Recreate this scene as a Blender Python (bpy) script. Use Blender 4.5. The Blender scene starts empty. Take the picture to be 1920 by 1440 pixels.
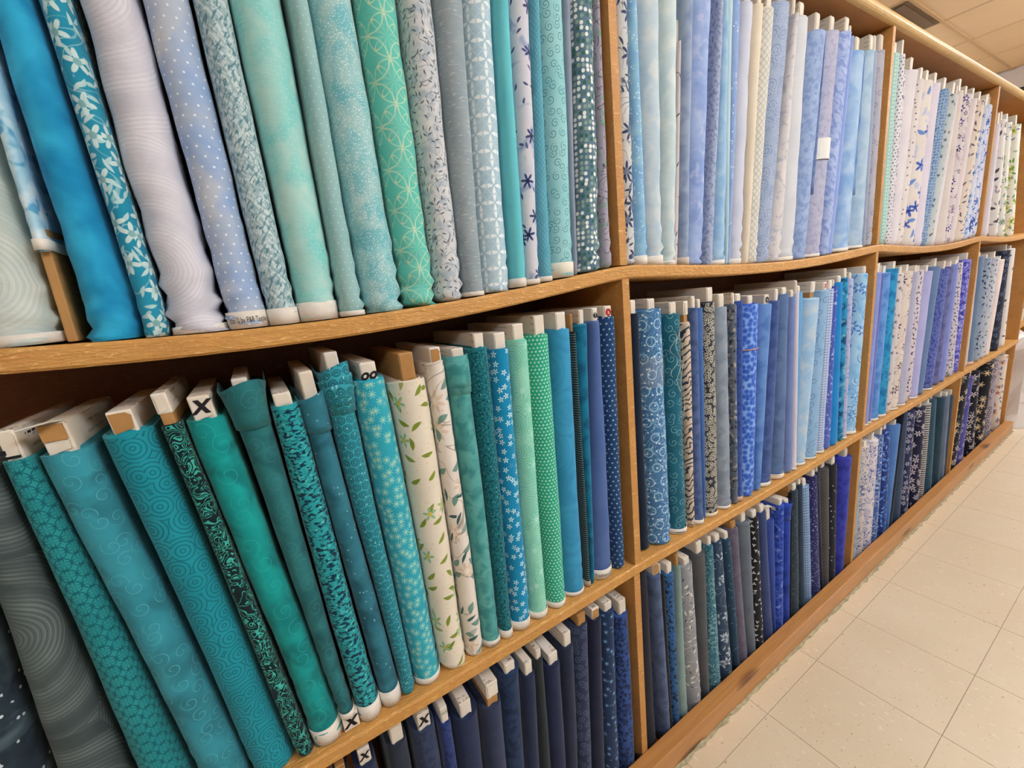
import bpy, math, random
import numpy as np
from mathutils import Matrix, Vector

# ------------------------------------------------------------------ camera, world, exposure
scene = bpy.context.scene
col = scene.collection
cam_data = bpy.data.cameras.new('camera')
cam_data.sensor_fit = 'HORIZONTAL'
cam_data.sensor_width = 36.0
cam_data.lens = 14.826
cam_data.clip_start = 0.02
cam = bpy.data.objects.new('camera', cam_data)
col.objects.link(cam)
_r = Vector((0.84421882, -0.52600098, -0.10304149))
_u = Vector((0.19878213, 0.12871691, 0.97155423))
_w = Vector((0.49777529, 0.84068718, -0.21322483))
cam.matrix_world = Matrix(((_r.x, _u.x, -_w.x, -0.23822), (_r.y, _u.y, -_w.y, -0.62067),
                           (_r.z, _u.z, -_w.z, 1.29179), (0, 0, 0, 1)))
scene.camera = cam

world = bpy.data.worlds.new('world')
scene.world = world
world.use_nodes = True
world.node_tree.nodes['Background'].inputs[0].default_value = (1.0, 0.95, 0.88, 1)
world.node_tree.nodes['Background'].inputs[1].default_value = 0.4

vs = scene.view_settings
vs.view_transform = 'Standard'
vs.look = 'None'
vs.gamma = 1.0
vs.use_curve_mapping = False
vs.exposure = 0.5
LAMP_STRENGTH = 18.0

random.seed(7)
rng = np.random.RandomState(11)

# ------------------------------------------------------------------ small helpers
def srgb(h):
    h = h.lstrip('#')
    c = [int(h[i:i + 2], 16) / 255 for i in (0, 2, 4)]
    return tuple((x / 12.92 if x <= 0.04045 else ((x + 0.055) / 1.055) ** 2.4) for x in c) + (1.0,)


def link(o, parent=None):
    col.objects.link(o)
    if parent is not None:
        o.parent = parent
    return o


def mesh_obj(name, verts, faces, mat, parent=None, smooth=None, uvs=None, loc=None):
    me = bpy.data.meshes.new(name)
    me.from_pydata([tuple(v) for v in verts], [], faces)
    if uvs is not None:
        lay = me.uv_layers.new(name='UVMap')
        lay.data.foreach_set('uv', np.asarray(uvs, dtype=np.float32).ravel())
    if smooth is not None:
        me.polygons.foreach_set('use_smooth', np.asarray(smooth, dtype=bool))
    if mat is not None:
        me.materials.append(mat)
    me.update()
    o = bpy.data.objects.new(name, me)
    if loc is not None:
        o.location = loc
    return link(o, parent)


BOX_F = [(0, 1, 2, 3), (7, 6, 5, 4), (0, 4, 5, 1), (1, 5, 6, 2), (2, 6, 7, 3), (3, 7, 4, 0)]


def box_geo(x0, x1, y0, y1, z0, z1, b=0.0):
    """box as verts, faces; b > 0 chamfers all edges (24 verts)"""
    if b <= 0:
        v = [(x0, y0, z0), (x0, y1, z0), (x1, y1, z0), (x1, y0, z0),
             (x0, y0, z1), (x0, y1, z1), (x1, y1, z1), (x1, y0, z1)]
        return v, list(BOX_F)
    import bmesh
    bm = bmesh.new()
    v = [bm.verts.new(p) for p in [(x0, y0, z0), (x0, y1, z0), (x1, y1, z0), (x1, y0, z0),
                                   (x0, y0, z1), (x0, y1, z1), (x1, y1, z1), (x1, y0, z1)]]
    for f in BOX_F:
        bm.faces.new([v[i] for i in f])
    bmesh.ops.bevel(bm, geom=list(bm.edges), offset=b, segments=2, affect='EDGES', profile=0.6)
    bm.verts.index_update()
    vv = [tuple(p.co) for p in bm.verts]
    ff = [tuple(q.index for q in f.verts) for f in bm.faces]
    bm.free()
    return vv, ff


def box(name, x0, x1, y0, y1, z0, z1, mat, parent=None, b=0.0):
    v, f = box_geo(x0, x1, y0, y1, z0, z1, b)
    return mesh_obj(name, v, f, mat, parent)


def empty(name, loc=(0, 0, 0)):
    o = bpy.data.objects.new(name, None)
    o.empty_display_size = 0.05
    o.location = loc
    return link(o)


def tag(o, label=None, cat=None, group=None, kind=None):
    if label: o['label'] = label
    if cat: o['category'] = cat
    if group: o['group'] = group
    if kind: o['kind'] = kind
    return o


# ------------------------------------------------------------------ node expressions
class S:
    """a scalar socket (or number) with arithmetic that adds Math nodes"""
    def __init__(self, g, s): self.g = g; self.s = s
    def m(self, op, o=None, c=None, clamp=False): return self.g.math(op, self, o, c, clamp)
    def __add__(self, o): return self.m('ADD', o)
    def __radd__(self, o): return self.m('ADD', o)
    def __sub__(self, o): return self.m('SUBTRACT', o)
    def __rsub__(self, o): return self.g.math('SUBTRACT', o, self)
    def __mul__(self, o): return self.m('MULTIPLY', o)
    def __rmul__(self, o): return self.m('MULTIPLY', o)
    def __truediv__(self, o): return self.m('DIVIDE', o)
    def abs(self): return self.m('ABSOLUTE')
    def fract(self): return self.m('FRACT')
    def cos(self): return self.m('COSINE')
    def sin(self): return self.m('SINE')


class G:
    def __init__(self, name):
        self.mat = bpy.data.materials.new(name)
        self.mat.use_nodes = True
        self.nt = self.mat.node_tree
        self.bsdf = self.nt.nodes['Principled BSDF']
        self._uv = None

    def node(self, t): return self.nt.nodes.new(t)
    def plug(self, sock, v):
        if isinstance(v, S): v = v.s
        if isinstance(v, (int, float)): sock.default_value = v
        elif isinstance(v, tuple): sock.default_value = v
        else: self.nt.links.new(v, sock)

    def math(self, op, a, b=None, c=None, clamp=False):
        n = self.node('ShaderNodeMath'); n.operation = op; n.use_clamp = clamp
        self.plug(n.inputs[0], a)
        if b is not None: self.plug(n.inputs[1], b)
        if c is not None: self.plug(n.inputs[2], c)
        return S(self, n.outputs[0])

    def uv(self):
        if self._uv is None:
            t = self.node('ShaderNodeUVMap'); t.uv_map = 'UVMap'
            sp = self.node('ShaderNodeSeparateXYZ')
            self.nt.links.new(t.outputs[0], sp.inputs[0])
            self._uv = (S(self, sp.outputs[0]), S(self, sp.outputs[1]))
        return self._uv

    def xyz(self):
        t = self.node('ShaderNodeTexCoord'); sp = self.node('ShaderNodeSeparateXYZ')
        self.nt.links.new(t.outputs['Object'], sp.inputs[0])
        return tuple(S(self, sp.outputs[i]) for i in range(3))

    def vec(self, x, y, z=0.0):
        n = self.node('ShaderNodeCombineXYZ')
        self.plug(n.inputs[0], x); self.plug(n.inputs[1], y); self.plug(n.inputs[2], z)
        return n.outputs[0]

    def noise(self, v, scale=1.0, detail=3.0, rough=0.55, dist=0.0, dim='3D'):
        n = self.node('ShaderNodeTexNoise'); n.noise_dimensions = dim
        self.nt.links.new(v, n.inputs['Vector'])
        n.inputs['Scale'].default_value = scale; n.inputs['Detail'].default_value = detail
        n.inputs['Roughness'].default_value = rough; n.inputs['Distortion'].default_value = dist
        return S(self, n.outputs[0])

    def voronoi(self, v, rnd=1.0):
        n = self.node('ShaderNodeTexVoronoi'); n.voronoi_dimensions = '2D'; n.feature = 'F1'
        self.nt.links.new(v, n.inputs['Vector']); n.inputs['Scale'].default_value = 1.0
        n.inputs['Randomness'].default_value = rnd
        return n

    def mix(self, f, a, b):
        n = self.node('ShaderNodeMix'); n.data_type = 'RGBA'
        self.plug(n.inputs[0], f)
        for i, v in ((6, a), (7, b)):
            if isinstance(v, str): v = srgb(v)
            self.plug(n.inputs[i], v)
        return n.outputs[2]

    def below(self, d, r, soft):
        """1 where d < r, 0 above, with a soft edge"""
        if not isinstance(r, S): return self.math('MULTIPLY_ADD', d, -1.0 / soft, r / soft + 0.5, True)
        return self.math('MULTIPLY_ADD', r - d, 1.0 / soft, 0.5, True)

    def cells(self, sp, seed, rnd=1.0):
        u, v = self.uv()
        x = u * (1 / sp) + seed * 7.31; y = v * (1 / sp) + seed * 3.77
        n = self.voronoi(self.vec(x, y), rnd)
        s = self.node('ShaderNodeSeparateXYZ'); self.nt.links.new(n.outputs['Position'], s.inputs[0])
        c = self.node('ShaderNodeSeparateColor'); self.nt.links.new(n.outputs['Color'], c.inputs[0])
        lx = x - S(self, s.outputs[0]); ly = y - S(self, s.outputs[1])
        return S(self, n.outputs['Distance']), lx, ly, S(self, c.outputs[0]), S(self, c.outputs[1])

    def grid(self, sp, stagger):
        u, v = self.uv()
        y = v * (1 / sp); x = u * (1 / sp) + 0.5
        if stagger:
            if stagger == 3:
                x = x + 0.5; y = y + 0.5
            else:
                y = y * 1.1547 if stagger == 1 else y
                x = x + y.m('FLOOR') * 0.5
        lx = x.fract() - 0.5; ly = y.fract() - 0.5
        d = self.math('SQRT', lx * lx + ly * ly)
        return d, lx, ly

    def bump(self, h, strength, dist=0.002):
        n = self.node('ShaderNodeBump'); n.inputs['Strength'].default_value = strength
        n.inputs['Distance'].default_value = dist
        self.plug(n.inputs['Height'], h)
        self.nt.links.new(n.outputs[0], self.bsdf.inputs['Normal'])

    def finish(self, colour, rough=0.85, spec=0.25):
        if isinstance(colour, str): colour = srgb(colour)
        self.plug(self.bsdf.inputs['Base Color'], colour)
        self.bsdf.inputs['Roughness'].default_value = rough
        self.bsdf.inputs['Specular IOR Level'].default_value = spec
        return self.mat


# ------------------------------------------------------------------ printed cloth
def layer(g, L):
    """one printed layer: returns (mask, colour)"""
    k = L[0]; c = L[1]
    u, v = g.uv()
    if k == 'fl':                                   # scattered flowers
        _, _, sp, R, n, prob, seed, cc = L
        d, lx, ly, r1, r2 = g.cells(sp, seed, 0.85)
        a = g.math('ARCTAN2', ly, lx) + r1 * 6.283
        rad = (a * float(n)).cos() * (0.36 * R / sp) + 0.64 * R / sp
        mk = g.below(d, rad, 0.10 * R / sp + 0.01) * g.below(r2, prob, 0.02)
        cm = g.below(d, 0.30 * R / sp, 0.05)
        return mk, g.mix(cm, c, cc)
    if k == 'lf':                                   # scattered leaves
        _, _, sp, ln, w, prob, seed = L
        d, lx, ly, r1, r2 = g.cells(sp, seed, 0.95)
        a = r1 * 6.283; ca = a.cos(); sa = a.sin()
        x = lx * ca + ly * sa; y = ly * ca - lx * sa
        x = x * (sp / ln); y = y * (sp / w)
        y = y + x * x * 0.5
        q = x * x + y.abs()
        return g.below(q, 1.0, 0.25) * g.below(r2, prob, 0.02), c
    if k == 'dt':                                   # regular dots
        _, _, sp, r = L
        d, lx, ly = g.grid(sp, 1)
        return g.below(d, r / sp, 0.06), c
    if k == 'sd':                                   # scattered dots
        _, _, sp, r, prob, seed = L
        d, lx, ly, r1, r2 = g.cells(sp, seed, 1.0)
        return g.below(d, r / sp, 0.06) * g.below(r2, prob, 0.02), c
    if k == 'md':                                   # packed dots of three colours
        _, cs, sp, r = L
        d, lx, ly, r1, r2 = g.cells(sp, 2, 0.45)
        cc = g.mix(g.below(r1, 0.45, 0.01), g.mix(g.below(r1, 0.75, 0.01), cs[2], cs[1]), cs[0])
        return g.below(d, r, 0.06), cc
    if k == 'iso':                                  # thin wandering lines
        _, _, sp, w, kk = L
        n = g.noise(g.vec(u * (1 / sp), v * (1 / sp)), 1.0, 1.0, 0.5, 1.2, '2D')
        t = ((n * (3.0 * kk)).fract() - 0.5).abs()
        return g.below(t, w * 2.2, 0.06), c
    if k == 'bl':                                   # soft blotches, stretched by an, turned by ang
        _, _, sp, th, soft, an, ang = L
        x = u * math.cos(ang) + v * math.sin(ang); y = v * math.cos(ang) - u * math.sin(ang)
        n = g.noise(g.vec(x * (1 / sp) + th * 31, y * (1 / (sp * an))), 1.0, 2.0, 0.55, 0.3, '2D')
        return g.math('MULTIPLY_ADD', n, float(soft), 0.5 - th * soft, True), c
    if k == 'rg':                                   # concentric rings
        _, _, sp, f, w = L
        d, lx, ly, r1, r2 = g.cells(sp, 3, 0.8)
        return g.below(((d * f).fract() - 0.5).abs(), w, 0.12), c
    if k == 'vg':                                   # shade that grows from each cell's centre
        _, _, sp, f = L
        d, lx, ly, r1, r2 = g.cells(sp, 3, 0.8)
        return (d * f).m('POWER', 3.0, clamp=True), c
    if k == 'sp':                                   # spirals
        _, _, sp, R, turns, w, seed = L
        d, lx, ly, r1, r2 = g.cells(sp, seed, 0.8)
        a = g.math('ARCTAN2', ly, lx) * 0.15915 + r1
        t = ((a + d * (turns * sp / R)).fract() - 0.5).abs()
        edge = g.below(d, R / sp, 0.08) * g.below(d * -1.0, -0.16 * R / sp, 0.08)
        return g.below(t, w, 0.05) * edge, c
    if k == 'ln':                                   # parallel lines
        _, _, ang, sp, w = L
        t = (u * math.cos(ang) + v * math.sin(ang)) * (1 / sp)
        return g.below((t.fract() - 0.5).abs(), 0.5 * w / sp, 0.08), c
    if k == 'pt':                                   # petals on a grid (outlined if w)
        _, _, sp, n, R, w, st = L
        d, lx, ly = g.grid(sp, st)
        a = g.math('ARCTAN2', ly, lx)
        rad = (a * (n / 2)).cos().abs() * R
        if w: return g.below((d - rad).abs(), w, 0.03), c
        return g.below(d, (a * (n / 2)).cos().abs().m('POWER', 0.6) * R, 0.05) * \
            g.below(d * -1.0, -0.08, 0.04) * g.below((a * (n / 2)).sin().abs(), 0.62, 0.2), c
    if k == 'rc':                                   # rings on a grid
        _, _, sp, R, w, st = L
        d, lx, ly = g.grid(sp, st)
        return g.below((d - R).abs(), w, 0.03), c
    if k == 'sw':                                   # sweeping brush lines
        _, _, sp, f, amp = L
        d, lx, ly, r1, r2 = g.cells(sp, 5, 0.7)
        n = g.noise(g.vec(u * 14, v * 14), 1.0, 1.0, 0.5, 0.0, '2D')
        t = d * (sp / f) + n * 1.3
        w1 = (t.fract() - 0.5).abs() * 2.0
        w2 = ((t * 2.37).fract() - 0.5).abs() * 2.0
        big = g.noise(g.vec(t * 0.22 + r1 * 9.0, lx * 1.5), 1.0, 1.0, 0.5, 0.0, '2D')
        return (w1 * 0.6 + w2 * 0.4).m('POWER', 1.6) * (amp * 2.4) * g.math('MULTIPLY_ADD', big, 3.2, -1.1, True), c
    if k == 'gl':                                   # flecks
        _, _, sp, th = L
        d, lx, ly, r1, r2 = g.cells(sp, 1, 1.0)
        return g.below(r1 * -1.0, -th, 0.02) * g.below(d, 0.30, 0.1), c
    if k == 'wv':                                   # animal stripes
        _, _, sp, amp = L
        n = g.noise(g.vec(u * 28, v * 22), 1.0, 2.0, 0.5, 0.6, '2D')
        t = ((v * (1 / sp) + n * (amp * 3.0) + u.abs() * 40.0).fract() - 0.5).abs()
        return g.below(t, 0.16, 0.08), c
    raise ValueError(k)


def cloth(c1, c2, bs, layers, mute=1.0):
    g = G('cloth')
    u, v = g.uv()
    n = g.noise(g.vec(u * (1 / bs), v * (1 / bs)), 1.0, 3.0, 0.6, 0.2, '2D')
    c = g.mix(g.math('MULTIPLY_ADD', n, 2.6, -0.8, True), c1, c2)
    for L in layers:
        mk, cc = layer(g, L)
        c = g.mix(mk, c, cc)
    b = g.noise(g.vec(u * 55, v * 140), 1.0, 2.0, 0.6, 0.0, '2D')
    g.bump(b, 0.16, 0.004)
    if mute != 1.0:                                 # greyer dye
        hs = g.node('ShaderNodeHueSaturation'); hs.inputs['Saturation'].default_value = mute
        g.nt.links.new(c, hs.inputs['Color']); c = hs.outputs[0]
    g.bsdf.inputs['Sheen Weight'].default_value = 0.12
    g.bsdf.inputs['Sheen Roughness'].default_value = 0.5
    return g.finish(c, 0.85, 0.15)

# ------------------------------------------------------------------ plain materials
def mat_particle(name, ca, cb, cc, strength):
    g = G(name)
    x, y, z = g.xyz()
    n1 = g.noise(g.vec(x * 16, y * 16, z * 16), 1.0, 4.0, 0.65)
    n2 = g.noise(g.vec(x * 60, y * 220, z * 220), 1.0, 3.0, 0.65, 0.4)
    c = g.mix(g.math('MULTIPLY_ADD', n1, 2.2, -0.6, True), ca, cb)
    c = g.mix(g.math('MULTIPLY_ADD', n2, 7.0, -4.0, True), c, cc)
    g.bump(n2, strength, 0.006)
    return g.finish(c, 0.42, 0.4)


def mat_pine():
    g = G('pine_wood')
    x, y, z = g.xyz()
    n = g.noise(g.vec(x * 1.2, y * 14, z * 14), 1.0, 3.0, 0.55, 0.5)
    ring = ((n * 9.0).fract() - 0.5).abs() * 2.0
    c = g.mix(ring * 0.55, '#bd854c', '#a8713c')
    v = g.node('ShaderNodeTexVoronoi'); v.voronoi_dimensions = '2D'
    g.plug(v.inputs['Vector'], g.vec(x * 1.9 + 0.53, z * 9.0 + y * 4.0)); v.inputs['Scale'].default_value = 1.0
    d = S(g, v.outputs['Distance'])
    kn = g.below(d, 0.10, 0.07)
    c = g.mix(kn * 0.75, c, '#5c2f1c')
    c = g.mix(g.below(d, 0.035, 0.02) * 0.7, c, '#3a1c12')
    return g.finish(c, 0.35, 0.45)


def mat_noise(name, ca, cb, scale, rough=0.8, bump=0.0, spec=0.25):
    g = G(name)
    x, y, z = g.xyz()
    n = g.noise(g.vec(x, y, z), scale, 4.0, 0.6)
    if bump: g.bump(n, bump, 0.004)
    return g.finish(g.mix(g.math('MULTIPLY_ADD', n, 2.4, -0.7, True), ca, cb), rough, spec)


def mat_board(name, base, ink, seed):
    """paper-wrapped board: a few small lines of print along its top, fainter ones on its sides"""
    g = G(name)
    x, y, z = g.xyz()
    ge = g.node('ShaderNodeNewGeometry'); sp = g.node('ShaderNodeSeparateXYZ')
    g.nt.links.new(ge.outputs['Normal'], sp.inputs[0])
    up = g.below(S(g, sp.outputs[2]) * -1.0, -0.7, 0.2)
    side = g.below(S(g, sp.outputs[0]).abs() * -1.0, -0.7, 0.2)
    n = g.noise(g.vec(x * 330, y * 330 + seed * 9, z * 10), 1.0, 1.0, 0.5)
    row = ((y * 90.0 + seed * 0.3).fract() - 0.5).abs()
    blk = g.noise(g.vec(x * 14, y * 20 + seed * 3.7, seed * 1.3), 1.0, 0.0, 0.5)
    mk = g.below(n * -1.0, -0.54, 0.06) * g.below(row, 0.26, 0.06) * g.below(blk * -1.0, -0.57, 0.02) * up
    n2 = g.noise(g.vec(0.0, y * 420 + seed * 5, z * 160), 1.0, 1.0, 0.5)
    row2 = ((z * 85.0).fract() - 0.5).abs()
    blk2 = g.noise(g.vec(0.0, y * 16 + seed * 2.7, z * 9 + seed * 1.3), 1.0, 0.0, 0.5)
    mk2 = g.below(n2 * -1.0, -0.5, 0.08) * g.below(row2, 0.16, 0.06) * g.below(blk2 * -1.0, -0.60, 0.02) * side
    big = g.noise(g.vec(x * 20, y * 20, z * 20), 1.0, 2.0, 0.5)
    c = g.mix(g.math('MULTIPLY_ADD', big, 1.6, -0.4, True), base, '#e2d6c4' if seed else base)
    c = g.mix(mk * 0.8 + mk2 * 0.55, c, ink)
    return g.finish(c, 0.6, 0.3)


M = dict(
    shelf=mat_particle('particle_board', '#d39b52', '#c18843', '#ecc07c', 0.6),
    divider=mat_particle('divider_board', '#c9934f', '#b98146', '#dfae6a', 0.4),
    rail=mat_particle('rail_wood', '#d9b57c', '#cfa768', '#e2c590', 0.1),
    back=mat_particle('back_board', '#8d5a2e', '#7d4d27', '#9d6a3a', 0.15),
    under=mat_particle('top_panel_board', '#b47c44', '#a56e3a', '#c08c54', 0.15),
    pine=mat_pine(),
    caulk=mat_noise('old_caulk', '#b9ad8c', '#8f8568', 70, 0.9, 0.6),
    grout=mat_noise('tile_joint', '#a8987e', '#988970', 40, 0.9),
    sel=mat_noise('white_selvage', '#e6dfd4', '#d9d0c2', 60, 0.85, 0.2),
    core=mat_noise('brown_cardboard', '#b58750', '#a67844', 30, 0.75),
    flap=mat_noise('white_paper_flap', '#e3d9ca', '#d6c9b6', 25, 0.6),
    ink=mat_noise('black_ink', '#17151a', '#201e22', 20, 0.6),
    red=mat_noise('red_ink', '#c0282c', '#b02024', 20, 0.5),
    green=mat_noise('green_ink', '#5d9a76', '#4f8a68', 20, 0.6),
    paper=mat_noise('white_paper', '#e8e4dc', '#ddd8cf', 15, 0.6),
    band=mat_noise('tan_rubber', '#c89a84', '#b88a74', 20, 0.5),
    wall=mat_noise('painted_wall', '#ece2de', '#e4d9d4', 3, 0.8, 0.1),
    shade=mat_noise('tan_wall', '#8d8078', '#857870', 3, 0.8, 0.1),  # darker tone for the unseen walls, picked to cut bounce light
    metal=mat_noise('ceiling_grid', '#e2c294', '#dabb8c', 5, 0.5),
    vent=mat_noise('vent_grey', '#8a7358', '#7f6a50', 8, 0.6),
    dark=mat_noise('black_plastic', '#1c1c24', '#24242c', 10, 0.35, 0, 0.5),
    blue=mat_noise('blue_plastic', '#2b62b4', '#2458a8', 10, 0.4),
    plastic=mat_noise('white_plastic_sheet', '#e4ddd8', '#d8d0cc', 4, 0.45),
)
BOARD = [mat_board('white_board_a', '#e6dccd', '#3a342e', 1), mat_board('white_board_b', '#ddd0bd', '#4a4038', 2),
         mat_board('white_board_c', '#e9e2d8', '#5a3a34', 3), mat_board('brown_board', '#b58750', '#8a6238', 0)]
g = G('clear_tape')
g.bsdf.inputs['Alpha'].default_value = 0.09
CLEAR = g.finish('#d8dde2', 0.12, 0.6)
SEL = {}


def selvage_mat(c):
    if c not in SEL: SEL[c] = mat_noise('tinted_selvage', c, c, 60, 0.85, 0.2)
    return SEL[c]


# floor tile and ceiling tile
def mat_tile():
    g = G('vinyl_tile')
    t = g.node('ShaderNodeNewGeometry'); sp = g.node('ShaderNodeSeparateXYZ')
    g.nt.links.new(t.outputs['Position'], sp.inputs[0])
    x, y = S(g, sp.outputs[0]), S(g, sp.outputs[1])
    n = g.noise(g.vec(x, y), 3.0, 3.0, 0.6)
    c = g.mix(g.math('MULTIPLY_ADD', n, 2.0, -0.5, True), '#dac7aa', '#d2bd9e')
    f = g.noise(g.vec(x * 70, y * 150), 1.0, 2.0, 0.5, 0.6)
    c = g.mix(g.below(f * -1.0, -0.70, 0.03) * 0.55, c, '#8f7c62')
    f2 = g.noise(g.vec(x * 140, y * 60, 3.0), 1.0, 2.0, 0.5, 0.6)
    c = g.mix(g.below(f2 * -1.0, -0.68, 0.03) * 0.5, c, '#efe2c9')
    r = g.noise(g.vec(x * 6, y * 6, 7.0), 1.0, 3.0, 0.6)
    g.plug(g.bsdf.inputs['Roughness'], r * 0.08 + 0.27)
    g.plug(g.bsdf.inputs['Base Color'], c)
    g.bsdf.inputs['Specular IOR Level'].default_value = 0.4
    return g.mat


TILE = mat_tile()
CEIL = mat_noise('ceiling_tile', '#fbdfb6', '#f4d6a8', 2.2, 0.9, 0.1)

# ------------------------------------------------------------------ the setting
X0, X1, YA, YB, ZC = -3.6, 6.05, -4.6, 3.0, 2.77
floor = box('floor', X0, X1, YA, YB, -0.06, -0.0012, M['grout'])
tag(floor, kind='structure')
tv, tf = box_geo(-0.1492, 0.1492, -0.1492, 0.1492, -0.004, 0.0, 0.0)
tme = bpy.data.meshes.new('tile'); tme.from_pydata(tv, [], tf); tme.materials.append(TILE)
for j in range(9):
    for i in range(30):
        o = bpy.data.objects.new('tile', tme)
        o.location = (-2.17 + 0.3 * i + 0.0, 0.055 - 0.3 * j, 0.0)
        o.location.x = 0.678 + 0.3 * (i - 9)
        link(o, floor)
ceiling = box('ceiling', X0, X1, YA, YB, ZC + 0.03, ZC + 0.08, CEIL)
tag(ceiling, kind='structure')
cv, cf = box_geo(-0.2955, 0.2955, -0.2955, 0.2955, 0.0, 0.015, 0.0)
cme = bpy.data.meshes.new('ceiling_tile'); cme.from_pydata(cv, [], cf); cme.materials.append(CEIL)
LAMPS = [(-1.32, -2.725), (1.12, -1.505), (4.17, -0.895), (3.56, -3.945), (1.73, 1.85), (4.17, 1.85)]
for i in range(-11, 5):
    for j in range(-8, 4):
        cx, cy = 3.855 + 0.61 * i, 0.875 + 0.61 * j
        if not (X0 + .2 < cx < X1 and YA + .2 < cy < YB - .2): continue
        if i == 0 and j == 0: continue
        link(bpy.data.objects.new('ceiling_tile', cme), ceiling).location = (cx, cy, ZC + 0.006)
for i in range(-12, 5):
    x = 3.55 + 0.61 * i
    if X0 < x < X1: box('grid_bar', x - 0.010, x + 0.010, YA, YB, ZC + 0.0035, ZC + 0.03, M['metal'], ceiling)
for j in range(-8, 4):
    y = 0.57 + 0.61 * j
    if YA < y < YB: box('grid_bar', X0, X1, y - 0.010, y + 0.010, ZC + 0.003, ZC + 0.03, M['metal'], ceiling)
for nm, a in (('wall_right', (X1, X1 + .1, YA, YB)), ('wall_left', (X0 - .1, X0, YA, YB)),
              ('wall_front', (X0, X1, YA - .1, YA)), ('wall_back', (X0, X1, YB, YB + .1))):
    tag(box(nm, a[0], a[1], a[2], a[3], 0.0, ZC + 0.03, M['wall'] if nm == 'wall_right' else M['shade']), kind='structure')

# ceiling lamps: unseen fluorescents, set for light balance, hung low to brighten the ceiling
gl = G('lamp_diffuser')
em = gl.node('ShaderNodeEmission'); em.inputs[0].default_value = (0.85, 0.955, 1.09, 1); em.inputs[1].default_value = LAMP_STRENGTH
gl.nt.links.new(em.outputs[0], gl.nt.nodes['Material Output'].inputs[0])
where = {(-1.32, -2.725): 'behind the viewer on the left', (1.12, -1.505): 'across the aisle from the second bay',
         (4.17, -0.895): 'across the aisle from the farthest bay', 
         (3.56, -3.945): 'in the back right corner across the aisle', (1.73, 1.85): 'behind the shelving in the middle',
         (4.17, 1.85): 'behind the shelving near its far end'}
for (lx, ly) in LAMPS:
    e = empty('ceiling_light', (lx, ly, ZC))
    tag(e, 'unseen fluorescent ceiling panel ' + where[(lx, ly)], 'ceiling light', 'ceiling light panels')
    box('diffuser', -0.585, 0.585, -0.20, 0.20, -0.24, -0.165, gl.mat, e, 0.02)
    box('housing', -0.60, 0.60, -0.06, 0.06, -0.164, -0.140, M['metal'], e)
    for a in (-0.4, 0.4): box('stem', a - .006, a + .006, -.006, .006, -0.141, 0.004, M['metal'], e)
    for a in (-0.60, 0.587):
        box('end_cap', a, a + .013, -0.205, 0.205, -0.245, -0.160, M['metal'], e)
e = empty('ceiling_vent', (3.855, 0.875, ZC))
tag(e, 'square grey brown vent panel set in the peach ceiling tiles', 'vent')
box('frame', -0.292, 0.292, -0.292, 0.292, 0.002, 0.014, M['vent'], e)
for k in range(9):
    v, f = box_geo(-0.27, 0.27, -0.27 + 0.06 * k, -0.225 + 0.06 * k, -0.004, 0.001)
    mesh_obj('slat', v, f, M['vent'], e)

# ------------------------------------------------------------------ the shelving
XD = [-0.80, 0.431, 1.664, 2.890, 4.045]           # right faces of the uprights
Z1, Z2, ZB, ZT = 1.3193, 0.6393, 0.012, 1.975
SAG = {1: [0.040, 0.024, 0.024, 0.018], 2: [.008, .008, .006, .006]}
DEPTH = 0.30
TH = 0.0255


def shelf_z(row, X):
    if row == 'B': return ZB
    z = Z1 if row == 'T' else Z2
    for i in range(4):
        if XD[i] <= X <= XD[i + 1]:
            t = (X - XD[i]) / (XD[i + 1] - XD[i])
            z -= SAG[1 if row == 'T' else 2][i] * (4 * t * (1 - t)) ** 1.3
    return z


unit = empty('shelving_unit', (XD[0], 0, 0))
tag(unit, 'long wooden shelving unit of sagging particle board holding all the fabric bolts', 'shelving')
unit.location = (0, 0, 0)


def long_board(name, row, mat):
    n = 120
    xs = np.linspace(XD[0] - 0.02, XD[-1], n)
    prof = [(0.0, -TH + .003), (-.0, -.004), (.003, 0.0), (DEPTH, 0.0), (DEPTH, -TH), (.003, -TH)]
    verts = []
    for x in xs:
        z = shelf_z(row, min(max(x, XD[0]), XD[-1]))
        verts += [(x, y, z + dz) for y, dz in prof]
    m = len(prof); faces = []
    for i in range(n - 1):
        for k in range(m):
            a = i * m + k; b = i * m + (k + 1) % m
            faces.append((a, a + m, b + m, b))
    faces += [tuple(range(m)), tuple((n - 1) * m + k for k in reversed(range(m)))]
    return mesh_obj(name, verts, faces, mat, unit)


long_board('shelf', 'T', M['shelf'])
long_board('shelf', 'M', M['shelf'])
box('bottom_panel', XD[0], XD[-1], 0.008, DEPTH, 0.0005, ZB - .0005, M['shelf'], unit)
box('back_panel', XD[0] - .02, XD[-1], DEPTH, DEPTH + 0.012, 0.0005, ZT + .02, M['back'], unit)
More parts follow.
